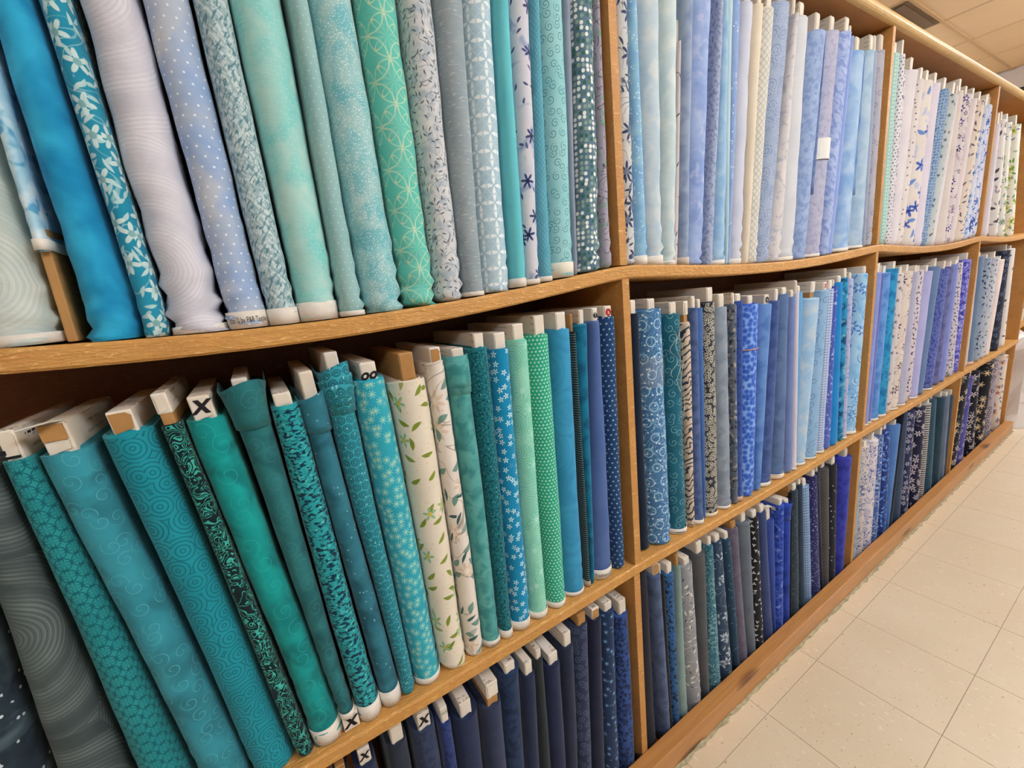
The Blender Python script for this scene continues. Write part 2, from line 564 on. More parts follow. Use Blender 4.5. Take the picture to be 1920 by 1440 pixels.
# top board with a rounded front edge
n = 24; pr = [(0.008, ZT), (0.006, ZT)]
for k in range(9):
    a = math.radians(-80 + 160 * k / 8)
    pr.append((0.004 - 0.014 * math.cos(a), ZT + 0.016 + 0.016 * math.sin(a)))
pr += [(0.006, ZT + 0.032), (0.008, ZT + 0.032)]
box('top_board', XD[0] - .02, XD[-1], 0.008, DEPTH + .012, ZT + .0005, ZT + .031, M['under'], unit)
m = len(pr)
vv = [(x, y, z) for x in (XD[0] - .02, XD[-1] + .004) for y, z in pr]
ff = [(k, (k + 1) % m, m + (k + 1) % m, m + k) for k in range(m)] + [tuple(reversed(range(m))), tuple(range(m, 2 * m))]
mesh_obj('edge_trim', vv, ff, M['rail'], unit)
for i, x in enumerate(XD):
    for row, za, zb in (('T', Z1 + .0005, ZT - .0005), ('M', Z2 + .0005, Z1 - TH - .0005), ('B', ZB, Z2 - TH - .0005)):
        nm = 'end_panel' if i in (0, 4) else 'divider'
        dx = 0.0 if row != 'T' else -0.003
        box(nm, x - 0.020 + dx, x + dx, 0.0015 if row != 'B' else 0.007, DEPTH - .0005, za, zb, M['divider'], unit, 0.0012)
kb = empty('kick_board', (0, 0, 0)); kb.parent = unit
bpy.data.objects.remove(kb)
kb = box('kick_board', XD[0] - .02, XD[-1] + .002, -0.034, 0.006, 0.002, 0.074, M['pine'], unit, 0.003)
# ragged bead of old caulk along the floor
cn = 260; vv = []; ff = []
for i in range(cn):
    x = XD[0] + (XD[-1] - XD[0]) * i / (cn - 1)
    w = 0.004 + 0.004 * math.sin(i * 1.7) * math.sin(i * .37) + rng.rand() * .004
    h = 0.006 + rng.rand() * 0.006
    vv += [(x, -0.0345, h), (x, -0.0345 - w * .45, h * .7), (x, -0.0345 - w, 0.0006)]
for i in range(cn - 1):
    for k in (0, 1): ff.append((3 * i + k, 3 * i + k + 1, 3 * i + k + 4, 3 * i + k + 3))
mesh_obj('caulk_bead', vv, ff, M['caulk'], kb)


# ------------------------------------------------------------------ bolts of fabric
# ------------------------------------------------------------------ the bolts: g = foot left/right x, top left/right x, height, front y, shelf z (metres)
BOLTS = [
    {'n': 0, 'row': 'T', 'far': False, 'label': 'pale sage bolt with brushed swirl print, first from left, top shelf, nearest bay', 'g': (-0.4748, -0.4097, -0.4849, -0.4156, 0.5798, 0.0102, 1.2882), 'ceil': 1.969, 'bp': 0.0407, 'c': ('#aebdb8', '#c3ccc4', 0.1, [('sw', '#e2e5dc', 0.17, 0.005, 0.3)]), 'mute': 1.0, 'o': {'sv': 0.012, 'wr': 2}},
    {'n': 1, 'row': 'T', 'far': False, 'label': 'sky blue paisley bolt propped up on brown board, second from left, top shelf, nearest bay', 'g': (-0.4097, -0.3997, -0.4088, -0.3859, 0.5871, 0.0145, 1.2865), 'ceil': 1.969, 'bp': 0.0352, 'c': ('#8fc4dc', '#b5d6e4', 0.05, [('bl', '#d8e9ee', 0.03, 0.55, 6, 1, 0), ('bl', '#5aa5cc', 0.022, 0.62, 8, 1, 0)]), 'mute': 1.0, 'o': {'raise_': 0.095, 'bd': 'brown', 'sv': 0.012}},
    {'n': 2, 'row': 'T', 'far': False, 'label': 'wide bright turquoise blue hand-dyed bolt, third from left, top shelf, nearest bay', 'g': (-0.392, -0.3442, -0.3859, -0.3584, 0.5753, 0.0113, 1.2839), 'ceil': 1.969, 'bp': 0.0387, 'c': ('#1c93c4', '#38b4dc', 0.1, [('bl', '#1583b4', 0.05, 0.56, 3, 1, 0)]), 'mute': 1.0, 'o': {'wr': 1.5}},
    {'n': 3, 'row': 'T', 'far': False, 'label': 'teal bolt with white blossoms and leaves, fourth from left, top shelf, nearest bay', 'g': (-0.3438, -0.3193, -0.3558, -0.3271, 0.5797, 0.012, 1.2822), 'ceil': 1.969, 'bp': 0.0425, 'c': ('#1b86a5', '#2a94b0', 0.08, [('iso', '#8fc0c6', 0.05, 0.012, 1), ('lf', '#a9cdd0', 0.015, 0.007, 0.0022, 0.7, 1), ('fl', '#c6dcda', 0.028, 0.0125, 5, 0.9, 2, '#7fb0b2'), ('lf', '#b4d2d2', 0.019, 0.008, 0.002, 0.5, 7)]), 'mute': 1.0, 'o': {}},
    {'n': 4, 'row': 'T', 'far': False, 'label': 'white bolt with fine swirling brush lines, fifth from left, top shelf, nearest bay', 'g': (-0.3193, -0.2607, -0.327, -0.2742, 0.5917, 0.0099, 1.2808), 'ceil': 1.969, 'bp': 0.0455, 'c': ('#d2cfd8', '#c3c1cc', 0.12, [('sw', '#f2f0f4', 0.2, 0.0044, 0.26)]), 'mute': 1.0, 'o': {'wr': 3.2, 'sv': 0.01, 'svc': '#e6dfd6'}},
    {'n': 5, 'row': 'T', 'far': False, 'label': 'pale blue cloud bolt with tiny white dots, sixth from left, top shelf, nearest bay', 'g': (-0.2607, -0.2154, -0.272, -0.223, 0.578, 0.0105, 1.2797), 'ceil': 1.969, 'bp': 0.0496, 'c': ('#a3b5cf', '#c4c9d2', 0.07, [('bl', '#8fabd4', 0.06, 0.56, 3, 1, 0), ('dt', '#e6edf2', 0.0125, 0.00135)]), 'mute': 1.0, 'o': {'sv': 0.022, 'wr': 2, 'txt': 'ction © by P&B Textiles'}},
    {'n': 6, 'row': 'T', 'far': False, 'label': 'grey teal feathery grass print bolt, seventh from left, top shelf, nearest bay', 'g': (-0.2154, -0.179, -0.2229, -0.1845, 0.5855, 0.011, 1.2793), 'ceil': 1.969, 'bp': 0.0461, 'c': ('#8aa9b0', '#a4b8bb', 0.05, [('bl', '#c6d6d6', 0.004, 0.5, 6, 3.0, 0.7), ('bl', '#5f8894', 0.0034, 0.58, 7, 3.0, -0.6)]), 'mute': 1.0, 'o': {'sv': 0.022}},
    {'n': 7, 'row': 'T', 'far': False, 'label': 'pale aqua mottled floral bolt with white selvage, eighth from left, top shelf, nearest bay', 'g': (-0.179, -0.1266, -0.1843, -0.1183, 0.5763, 0.011, 1.2794), 'ceil': 1.969, 'bp': 0.0446, 'c': ('#7acfca', '#96d5ce', 0.06, [('bl', '#b5d9d0', 0.045, 0.55, 3, 1, 0), ('pt', '#a9dad5', 0.02, 8, 0.42, 0.05, 1)]), 'mute': 1.0, 'o': {'sv': 0.026, 'wr': 1.2}},
    {'n': 8, 'row': 'T', 'far': False, 'label': 'dusty aqua bolt with faint pin dots, ninth from left, top shelf, nearest bay', 'g': (-0.1252, -0.0921, -0.1183, -0.0958, 0.581, 0.0081, 1.2801), 'ceil': 1.969, 'bp': 0.0496, 'c': ('#8db9b9', '#9bbfbd', 0.08, [('dt', '#b5d2cf', 0.01, 0.0012)]), 'mute': 1.0, 'o': {'sv': 0.008, 'wr': 1.5}},
    {'n': 9, 'row': 'T', 'far': False, 'label': 'aqua bolt sprinkled with silver glitter, tenth from left, top shelf, nearest bay', 'g': (-0.0921, -0.0317, -0.0948, -0.0316, 0.5845, 0.0109, 1.2814), 'ceil': 1.969, 'bp': 0.0498, 'c': ('#8ec4c6', '#a9cbc9', 0.06, [('bl', '#74bac2', 0.03, 0.55, 4, 1, 0), ('gl', '#f4f8f6', 0.0018, 0.76)]), 'mute': 1.0, 'o': {'wr': 2}},
    {'n': 10, 'row': 'T', 'far': False, 'label': 'mint green bolt with cream flower circle lattice, eleventh from left, top shelf, nearest bay', 'g': (-0.0309, 0.0231, -0.031, 0.033, 0.5893, 0.0117, 1.2837), 'ceil': 1.969, 'bp': 0.0411, 'c': ('#5ec2b1', '#69c7b8', 0.1, [('pt', '#d3d9b2', 0.056, 8, 0.46, 0.022, 0), ('rc', '#b9d9ba', 0.056, 0.48, 0.012, 0), ('rc', '#b9d9ba', 0.056, 0.48, 0.012, 3)]), 'mute': 1.0, 'o': {'wr': 2.4}},
    {'n': 11, 'row': 'T', 'far': False, 'label': 'white bolt with grey budding branches, tenth from right, top shelf, nearest bay', 'g': (0.0231, 0.0711, 0.033, 0.0851, 0.591, 0.0098, 1.2865), 'ceil': 1.969, 'bp': 0.0508, 'c': ('#c2c7cb', '#d8d6d4', 0.03, [('bl', '#b1bcc6', 0.012, 0.56, 7, 1, 0), ('iso', '#7a828a', 0.03, 0.016, 1), ('lf', '#5d646c', 0.011, 0.0042, 0.001, 0.8, 3)]), 'mute': 1.0, 'o': {'wr': 1.6}},
    {'n': 12, 'row': 'T', 'far': False, 'label': 'grey slub texture bolt, ninth from right, top shelf, nearest bay', 'g': (0.0711, 0.1071, 0.0851, 0.1378, 0.5926, 0.0084, 1.2893), 'ceil': 1.969, 'bp': 0.0364, 'c': ('#8c9ca2', '#9aa6aa', 0.04, [('bl', '#b4bdbf', 0.012, 0.66, 9, 0.25, 0)]), 'mute': 1.0, 'o': {'sv': 0.008}},
    {'n': 13, 'row': 'T', 'far': False, 'label': 'pale blue bolt with white four petal motif, eighth from right, top shelf, nearest bay', 'g': (0.1071, 0.1637, 0.1378, 0.189, 0.5793, 0.0119, 1.2927), 'ceil': 1.969, 'bp': 0.0419, 'c': ('#a5c4d2', '#b3cbd6', 0.1, [('pt', '#e9eff0', 0.026, 4, 0.47, 0, 0), ('rc', '#c5d8df', 0.026, 0.49, 0.02, 0)]), 'mute': 1.0, 'o': {'sv': 0}},
    {'n': 14, 'row': 'T', 'far': False, 'label': 'narrow plain turquoise bolt, seventh from right, top shelf, nearest bay', 'g': (0.1637, 0.1919, 0.1891, 0.2154, 0.5875, 0.0092, 1.2963), 'ceil': 1.969, 'bp': 0.0431, 'c': ('#62bfc9', '#6cc6ce', 0.08, []), 'mute': 1.0, 'o': {'sv': 0.016, 'wr': 0.6}},
    {'n': 15, 'row': 'T', 'far': False, 'label': 'white bolt with navy watercolour flowers, sixth from right, top shelf, nearest bay', 'g': (0.1919, 0.2225, 0.2154, 0.2589, 0.5827, 0.0094, 1.2989), 'ceil': 1.969, 'bp': 0.0445, 'c': ('#c8c9d6', '#d2d0d6', 0.05, [('bl', '#9fa9c6', 0.035, 0.6, 9, 1, 0), ('fl', '#3e4a78', 0.05, 0.013, 6, 0.8, 1, '#20284a'), ('lf', '#4c5480', 0.024, 0.006, 0.002, 0.5, 5)]), 'mute': 1.0, 'o': {'sv': 0.01}},
    {'n': 16, 'row': 'T', 'far': False, 'label': 'blue teal quilted texture bolt, fifth from right, top shelf, nearest bay', 'g': (0.2225, 0.2518, 0.2589, 0.2752, 0.5867, 0.0116, 1.3017), 'ceil': 1.969, 'bp': 0.0463, 'c': ('#5fa5b6', '#6aafc0', 0.03, [('ln', '#4d93a8', 0.7, 0.006, 0.0009), ('ln', '#4d93a8', -0.7, 0.006, 0.0009)]), 'mute': 1.0, 'o': {'sv': 0.01}},
    {'n': 17, 'row': 'T', 'far': False, 'label': 'pale aqua bolt with dark blue curls, fourth from right, top shelf, nearest bay', 'g': (0.253, 0.311, 0.2752, 0.333, 0.5936, 0.0114, 1.3061), 'ceil': 1.969, 'bp': 0.0518, 'c': ('#8fc9cc', '#9ccfd0', 0.09, [('sp', '#2c6a80', 0.018, 0.0075, 1.6, 0.1, 1)]), 'mute': 1.0, 'o': {'sv': 0.028, 'svc': '#e3dcc8'}},
    {'n': 18, 'row': 'T', 'far': False, 'label': 'sliver of plain grey bolt behind dotted bolt, third from right, top shelf, nearest bay', 'g': (0.311, 0.321, 0.333, 0.3551, 0.5884, 0.0247, 1.3093), 'ceil': 1.969, 'bp': 0.0495, 'c': ('#8790a0', '#939cab', 0.06, []), 'mute': 1.0, 'o': {}},
    {'n': 19, 'row': 'T', 'far': False, 'label': 'grey bolt covered in white and green dots, second from right, top shelf, nearest bay', 'g': (0.321, 0.3806, 0.3552, 0.4, 0.5943, 0.0116, 1.3128), 'ceil': 1.969, 'bp': 0.0442, 'c': ('#6e8892', '#58768a', 0.04, [('md', ('#eef0ea', '#8fa79a', '#3f6b62'), 0.0095, 0.36)]), 'mute': 1.0, 'o': {'wr': 2, 'tuck': 1}},
    {'n': 20, 'row': 'T', 'far': False, 'label': 'lilac bolt with green floral vines, first from right, top shelf, nearest bay', 'g': (0.3806, 0.4045, 0.3945, 0.4045, 0.5893, 0.0128, 1.317), 'ceil': 1.969, 'bp': 0.049, 'c': ('#b5adbe', '#a9a4b5', 0.04, [('iso', '#5a5560', 0.028, 0.022, 1), ('bl', '#86a898', 0.018, 0.6, 9, 1, 0)]), 'mute': 1.0, 'o': {'wr': 2}},
    {'n': 21, 'row': 'T', 'far': False, 'label': 'white bolt with navy toile birds and flowers, first from left, top shelf, second bay', 'g': (0.433, 0.4717, 0.4442, 0.4796, 0.5865, 0.0091, 1.3186), 'ceil': 1.969, 'bp': 0.0351, 'c': ('#c3c4c6', '#d0cfca', 0.05, [('fl', '#2c3a62', 0.052, 0.02, 7, 0.9, 1, '#6c7a96'), ('lf', '#2e3c5e', 0.02, 0.009, 0.0022, 0.6, 4), ('iso', '#46526e', 0.05, 0.014, 1)]), 'mute': 0.84, 'o': {'wr': 2.4}},
    {'n': 22, 'row': 'T', 'far': False, 'label': 'sky blue bolt flecked with white, second from left, top shelf, second bay', 'g': (0.4717, 0.5109, 0.4796, 0.5042, 0.5921, 0.012, 1.3166), 'ceil': 1.969, 'bp': 0.0356, 'c': ('#6faed0', '#86bcd6', 0.05, [('bl', '#5c9fd0', 0.05, 0.55, 4, 1, 0), ('gl', '#eaf2f4', 0.004, 0.9)]), 'mute': 0.84, 'o': {'sv': 0.02}},
    {'n': 23, 'row': 'T', 'far': False, 'label': 'wide pale blue grey mottled bolt, third from left, top shelf, second bay', 'g': (0.5109, 0.5623, 0.5044, 0.5784, 0.591, 0.0096, 1.314), 'ceil': 1.969, 'bp': 0.0367, 'c': ('#a4bfcf', '#b6c8d1', 0.05, [('bl', '#c6d1d3', 0.03, 0.56, 4, 1, 0)]), 'mute': 0.84, 'o': {'sv': 0.02, 'wr': 2}},
    {'n': 24, 'row': 'T', 'far': False, 'label': 'pale aqua grey mottled bolt, fourth from left, top shelf, second bay', 'g': (0.5641, 0.5984, 0.5791, 0.6321, 0.5809, 0.0111, 1.3113), 'ceil': 1.969, 'bp': 0.0497, 'c': ('#b1ccd2', '#c2d4d4', 0.05, [('bl', '#d0dbd8', 0.03, 0.56, 4, 1, 0)]), 'mute': 0.84, 'o': {'sv': 0.01, 'wr': 1.5}},
    {'n': 25, 'row': 'T', 'far': False, 'label': 'thin blush bolt with dark sprigs, fifth from left, top shelf, second bay', 'g': (0.5984, 0.6169, 0.6321, 0.6421, 0.45, 0.0222, 1.3098), 'ceil': 1.969, 'bp': 0.0451, 'c': ('#c9bcbc', '#d2c4c0', 0.05, [('lf', '#4c4a58', 0.02, 0.007, 0.0015, 0.5, 1)]), 'mute': 0.84, 'o': {}},
    {'n': 26, 'row': 'T', 'far': False, 'label': 'grey blue mottled bolt, sixth from left, top shelf, second bay', 'g': (0.6169, 0.6436, 0.6421, 0.6756, 0.5759, 0.0109, 1.3085), 'ceil': 1.969, 'bp': 0.04, 'c': ('#8699b8', '#93a6c0', 0.06, [('bl', '#7489ae', 0.04, 0.55, 4, 1, 0)]), 'mute': 0.84, 'o': {'sv': 0.018, 'svc': '#c9b9a9'}},
    {'n': 27, 'row': 'T', 'far': False, 'label': 'wide cornflower blue mottled bolt, seventh from left, top shelf, second bay', 'g': (0.6436, 0.7033, 0.6756, 0.7564, 0.5926, 0.0119, 1.3061), 'ceil': 1.969, 'bp': 0.0431, 'c': ('#829fd2', '#98aedb', 0.07, [('bl', '#7090cc', 0.06, 0.54, 4, 1, 0), ('bl', '#a8b4da', 0.03, 0.62, 5, 1, 0)]), 'mute': 0.84, 'o': {'wr': 1.2}},
    {'n': 28, 'row': 'T', 'far': False, 'label': 'narrow grey blue bolt with small leaf print, eighth from left, top shelf, second bay', 'g': (0.7033, 0.7324, 0.7564, 0.7737, 0.595, 0.0092, 1.3038), 'ceil': 1.969, 'bp': 0.0354, 'c': ('#96a4c6', '#a5b1cc', 0.02, [('bl', '#7486b0', 0.006, 0.56, 8, 1.6, 0.5)]), 'mute': 0.84, 'o': {}},
    {'n': 29, 'row': 'T', 'far': False, 'label': 'light blue bolt wider at its foot, ninth from left, top shelf, second bay', 'g': (0.7324, 0.7867, 0.7737, 0.7904, 0.587, 0.0081, 1.3019), 'ceil': 1.969, 'bp': 0.0376, 'c': ('#84b4d8', '#9ac0dc', 0.05, [('bl', '#74a8d4', 0.04, 0.55, 4, 1, 0)]), 'mute': 0.84, 'o': {'sv': 0.012, 'wr': 1.5}},
    {'n': 30, 'row': 'T', 'far': False, 'label': 'sliver of pale aqua bolt, tenth from left, top shelf, second bay', 'g': (0.7867, 0.7967, 0.7904, 0.8172, 0.5832, 0.0144, 1.3006), 'ceil': 1.969, 'bp': 0.0368, 'c': ('#a8c8cf', '#b0ced2', 0.06, []), 'mute': 0.84, 'o': {}},
    {'n': 31, 'row': 'T', 'far': False, 'label': 'blue bolt with white sparkle stars, eleventh from left, top shelf, second bay', 'g': (0.7967, 0.8093, 0.8172, 0.8499, 0.5758, 0.0155, 1.3002), 'ceil': 1.969, 'bp': 0.0396, 'c': ('#6f93cc', '#84a4d4', 0.05, [('gl', '#e9eef4', 0.005, 0.92)]), 'mute': 0.84, 'o': {}},
    {'n': 32, 'row': 'T', 'far': False, 'label': 'pale lavender white plain bolt, twelfth from left, top shelf, second bay', 'g': (0.8093, 0.8607, 0.8499, 0.8988, 0.5791, 0.0116, 1.2989), 'ceil': 1.969, 'bp': 0.0408, 'c': ('#bcc0d2', '#c6c8d6', 0.08, []), 'mute': 0.84, 'o': {'wr': 2.2, 'sv': 0.015}},
    {'n': 33, 'row': 'T', 'far': False, 'label': 'narrow plain cream bolt, thirteenth from left, top shelf, second bay', 'g': (0.8607, 0.88, 0.899, 0.9349, 0.5832, 0.0098, 1.2978), 'ceil': 1.969, 'bp': 0.0434, 'c': ('#d9c9ac', '#e0d0b4', 0.08, []), 'mute': 0.84, 'o': {}},
    {'n': 34, 'row': 'T', 'far': False, 'label': 'cream bolt with grey diamond lattice, twelfth from right, top shelf, second bay', 'g': (0.88, 0.9299, 0.9351, 0.9888, 0.5883, 0.0106, 1.297), 'ceil': 1.969, 'bp': 0.0447, 'c': ('#cfcabb', '#d6d0c0', 0.08, [('ln', '#97a0a4', 0.75, 0.011, 0.0012), ('ln', '#97a0a4', -0.75, 0.011, 0.0012)]), 'mute': 0.84, 'o': {'wr': 1.2}},
    {'n': 35, 'row': 'T', 'far': False, 'label': 'tall slate blue paisley bolt, eleventh from right, top shelf, second bay', 'g': (0.9299, 0.9901, 0.9898, 1.0748, 0.6162, 0.0105, 1.2959), 'ceil': 1.969, 'bp': 0.0509, 'c': ('#8a9cbd', '#99a9c4', 0.05, [('sp', '#7388ae', 0.035, 0.016, 2.2, 0.16, 1), ('sp', '#aab6cb', 0.028, 0.012, 2.0, 0.12, 3)]), 'mute': 0.84, 'o': {'wr': 1.5}},
    {'n': 36, 'row': 'T', 'far': False, 'label': 'white bolt with faint floral print, narrow at top, tenth from right, top shelf, second bay', 'g': (0.9901, 1.048, 1.0748, 1.0901, 0.6006, 0.01, 1.2954), 'ceil': 1.969, 'bp': 0.0418, 'c': ('#c9c3c2', '#d3cbc6', 0.05, [('bl', '#b1b0bb', 0.018, 0.6, 7, 1, 0)]), 'mute': 0.84, 'o': {'wr': 1.6}},
    {'n': 37, 'row': 'T', 'far': False, 'label': 'wide plain white grey bolt, ninth from right, top shelf, second bay', 'g': (1.048, 1.1269, 1.0905, 1.1609, 0.6048, 0.0109, 1.2954), 'ceil': 1.969, 'bp': 0.0383, 'c': ('#c3c5ca', '#cdced0', 0.09, []), 'mute': 0.84, 'o': {'sv': 0.012, 'wr': 1.3}},
    {'n': 38, 'row': 'T', 'far': False, 'label': 'medium blue mottled bolt with folded edge, eighth from right, top shelf, second bay', 'g': (1.1269, 1.1887, 1.1728, 1.2578, 0.587, 0.0092, 1.2963), 'ceil': 1.969, 'bp': 0.0516, 'c': ('#7f99c6', '#92a9cf', 0.03, [('bl', '#6f8cc0', 0.016, 0.55, 6, 1, 0.4)]), 'mute': 0.84, 'o': {'fold': 1}},
    {'n': 39, 'row': 'T', 'far': False, 'label': 'lilac grey bolt with white paper sticker, seventh from right, top shelf, second bay', 'g': (1.199, 1.284, 1.2578, 1.3393, 0.6018, 0.0101, 1.2982), 'ceil': 1.969, 'bp': 0.0439, 'c': ('#a4a4be', '#b0aec4', 0.04, [('bl', '#989ab8', 0.014, 0.56, 6, 1, 0.3)]), 'mute': 0.84, 'o': {'sticker': 1, 'sv': 0.01}},
    {'n': 40, 'row': 'T', 'far': False, 'label': 'blue feather print bolt, sixth from right, top shelf, second bay', 'g': (1.284, 1.3185, 1.3396, 1.4027, 0.6107, 0.008, 1.3004), 'ceil': 1.969, 'bp': 0.0415, 'c': ('#8fa4d6', '#a4b4dc', 0.03, [('bl', '#6f8aca', 0.01, 0.54, 7, 2.4, 0.7)]), 'mute': 0.84, 'o': {}},
    {'n': 41, 'row': 'T', 'far': False, 'label': 'sliver of deep periwinkle bolt, fifth from right, top shelf, second bay', 'g': (1.3185, 1.3648, 1.4027, 1.4146, 0.6053, 0.0143, 1.3021), 'ceil': 1.969, 'bp': 0.0344, 'c': ('#7590d2', '#8098d4', 0.05, []), 'mute': 0.84, 'o': {}},
    {'n': 42, 'row': 'T', 'far': False, 'label': 'light blue tie-dye bolt with draped fold, fourth from right, top shelf, second bay', 'g': (1.3926, 1.4776, 1.4255, 1.5105, 0.5735, 0.0105, 1.3061), 'ceil': 1.969, 'bp': 0.0454, 'c': ('#8ab0d6', '#a3c0dc', 0.06, [('bl', '#6a9cd4', 0.06, 0.56, 4, 1, 0)]), 'mute': 0.84, 'o': {'sv': 0.012, 'fold': 1}},
    {'n': 43, 'row': 'T', 'far': False, 'label': 'pale blue mottled bolt, third from right, top shelf, second bay', 'g': (1.494, 1.579, 1.5105, 1.5558, 0.5789, 0.0082, 1.3122), 'ceil': 1.969, 'bp': 0.0453, 'c': ('#9cb8d0', '#aac2d4', 0.05, [('bl', '#8fb0cc', 0.04, 0.56, 4, 1, 0)]), 'mute': 0.84, 'o': {'sv': 0.01}},
    {'n': 44, 'row': 'T', 'far': False, 'label': 'sliver of grey blue bolt, second from right, top shelf, second bay', 'g': (1.579, 1.5917, 1.5558, 1.5868, 0.5822, 0.0139, 1.3154), 'ceil': 1.969, 'bp': 0.0462, 'c': ('#8f9cb4', '#98a4ba', 0.05, []), 'mute': 0.84, 'o': {}},
    {'n': 45, 'row': 'T', 'far': False, 'label': 'grey bolt with scattered curls against the post, first from right, top shelf, second bay', 'g': (1.6035, 1.6375, 1.5868, 1.6375, 0.5875, 0.0094, 1.3183), 'ceil': 1.969, 'bp': 0.0467, 'c': ('#a6a4b2', '#b0adb8', 0.07, [('sp', '#6f6f82', 0.03, 0.01, 1.3, 0.1, 1)]), 'mute': 0.84, 'o': {}},
    {'n': 46, 'row': 'T', 'far': True, 'label': 'mint gingham check bolt, first from left, top shelf, third bay', 'g': (1.7165, 1.7596, 1.702, 1.7627, 0.6049, 0.011, 1.3158), 'ceil': 1.969, 'bp': 0.0344, 'c': ('#c2d8d0', '#cadcd4', 0.2, [('ln', '#9fc8be', 0, 0.012, 0.006), ('ln', '#9fc8be', 1.5708, 0.012, 0.006)]), 'mute': 1.0, 'o': {}},
    {'n': 47, 'row': 'T', 'far': True, 'label': 'sliver of white bolt with grey dots, second from left, top shelf, third bay', 'g': (1.7596, 1.7841, 1.7645, 1.7869, 0.6064, 0.0082, 1.3138), 'ceil': 1.969, 'bp': 0.0462, 'c': ('#d8d3d8', '#dedadc', 0.1, [('dt', '#6c6c7c', 0.012, 0.0026)]), 'mute': 1.0, 'o': {}},
    {'n': 48, 'row': 'T', 'far': True, 'label': 'white bolt with scribbled grey flowers, third from left, top shelf, third bay', 'g': (1.7841, 1.814, 1.7886, 1.8254, 0.5691, 0.0119, 1.3122), 'ceil': 1.969, 'bp': 0.0385, 'c': ('#d6cfd4', '#dcd6d6', 0.1, [('iso', '#8b8696', 0.026, 0.05, 1)]), 'mute': 1.0, 'o': {}},
    {'n': 49, 'row': 'T', 'far': True, 'label': 'wide plain white bolt next to scribbled flowers, fourth from left, top shelf, third bay', 'g': (1.814, 1.8652, 1.8552, 1.9402, 0.5863, 0.0098, 1.3098), 'ceil': 1.969, 'bp': 0.0447, 'c': ('#d4cdd2', '#ddd6d8', 0.1, []), 'mute': 1.0, 'o': {'wr': 1.6}},
    {'n': 50, 'row': 'T', 'far': True, 'label': 'white bolt with tiny brown dots, fifth from left, top shelf, third bay', 'g': (1.8652, 1.9181, 1.9495, 1.9801, 0.5684, 0.0093, 1.3068), 'ceil': 1.969, 'bp': 0.0406, 'c': ('#d9cfcb', '#ded6d0', 0.1, [('sd', '#877a80', 0.02, 0.003, 0.8, 1)]), 'mute': 1.0, 'o': {}},
    {'n': 51, 'row': 'T', 'far': True, 'label': 'cream bolt with big blue bellflowers, sixth from left, top shelf, third bay', 'g': (1.9733, 2.0583, 2.0131, 2.0981, 0.5821, 0.0093, 1.302), 'ceil': 1.969, 'bp': 0.0406, 'c': ('#dad0c9', '#e0d8d0', 0.1, [('bl', '#b9bfd8', 0.05, 0.63, 9, 1, 0), ('fl', '#4a64b4', 0.085, 0.024, 5, 0.9, 1, '#2c3f92'), ('lf', '#6e8cc8', 0.05, 0.018, 0.007, 0.5, 3)]), 'mute': 1.0, 'o': {'wr': 1.4}},
    {'n': 52, 'row': 'T', 'far': True, 'label': 'plain lilac white bolt, seventh from left, top shelf, third bay', 'g': (2.0583, 2.1298, 2.1008, 2.1746, 0.5912, 0.0104, 1.298), 'ceil': 1.969, 'bp': 0.0394, 'c': ('#d3cbd9', '#dcd4de', 0.1, []), 'mute': 1.0, 'o': {}},
    {'n': 53, 'row': 'T', 'far': True, 'label': 'blue honeycomb dot bolt, eighth from left, top shelf, third bay', 'g': (2.1298, 2.1791, 2.2052, 2.2902, 0.5848, 0.0095, 1.2965), 'ceil': 1.969, 'bp': 0.0479, 'c': ('#8ba4c0', '#96adc6', 0.1, [('md', ('#5f7fa8', '#6c8ab0', '#5878a2'), 0.011, 0.34)]), 'mute': 1.0, 'o': {}},
    {'n': 54, 'row': 'T', 'far': True, 'label': 'grey green bolt with small dark flowers, ninth from left, top shelf, third bay', 'g': (2.1791, 2.2361, 2.2962, 2.3534, 0.5801, 0.0081, 1.2957), 'ceil': 1.969, 'bp': 0.0442, 'c': ('#b6c0c2', '#c2c9c8', 0.1, [('fl', '#5a6470', 0.028, 0.008, 5, 0.8, 1, '#30363c')]), 'mute': 1.0, 'o': {}},
    {'n': 55, 'row': 'T', 'far': True, 'label': 'sliver of plain white bolt, eighth from right, top shelf, third bay', 'g': (2.2361, 2.2816, 2.3555, 2.375, 0.5799, 0.0109, 1.2953), 'ceil': 1.969, 'bp': 0.0396, 'c': ('#dcd6d8', '#e0dada', 0.1, []), 'mute': 1.0, 'o': {}},
    {'n': 56, 'row': 'T', 'far': True, 'label': 'plain beige white bolt, seventh from right, top shelf, third bay', 'g': (2.3256, 2.4106, 2.375, 2.4354, 0.5998, 0.0089, 1.2957), 'ceil': 1.969, 'bp': 0.0485, 'c': ('#d2c8c4', '#dad0ca', 0.1, []), 'mute': 1.0, 'o': {}},
    {'n': 57, 'row': 'T', 'far': True, 'label': 'white bolt with purple pansies, sixth from right, top shelf, third bay', 'g': (2.4106, 2.4747, 2.4729, 2.5579, 0.6007, 0.009, 1.2976), 'ceil': 1.969, 'bp': 0.0374, 'c': ('#d2c8cc', '#dad0d2', 0.1, [('bl', '#b9a9b4', 0.03, 0.6, 8, 1, 0), ('fl', '#43367c', 0.04, 0.014, 5, 0.85, 1, '#e8e0e4'), ('fl', '#2e2440', 0.045, 0.01, 5, 0.6, 6, '#d8cfd4')]), 'mute': 1.0, 'o': {}},
    {'n': 58, 'row': 'T', 'far': True, 'label': 'plain pinkish white bolt, fifth from right, top shelf, third bay', 'g': (2.4747, 2.5259, 2.5656, 2.6395, 0.5938, 0.0097, 1.2994), 'ceil': 1.969, 'bp': 0.0466, 'c': ('#d9cfd0', '#ded4d4', 0.1, []), 'mute': 1.0, 'o': {}},
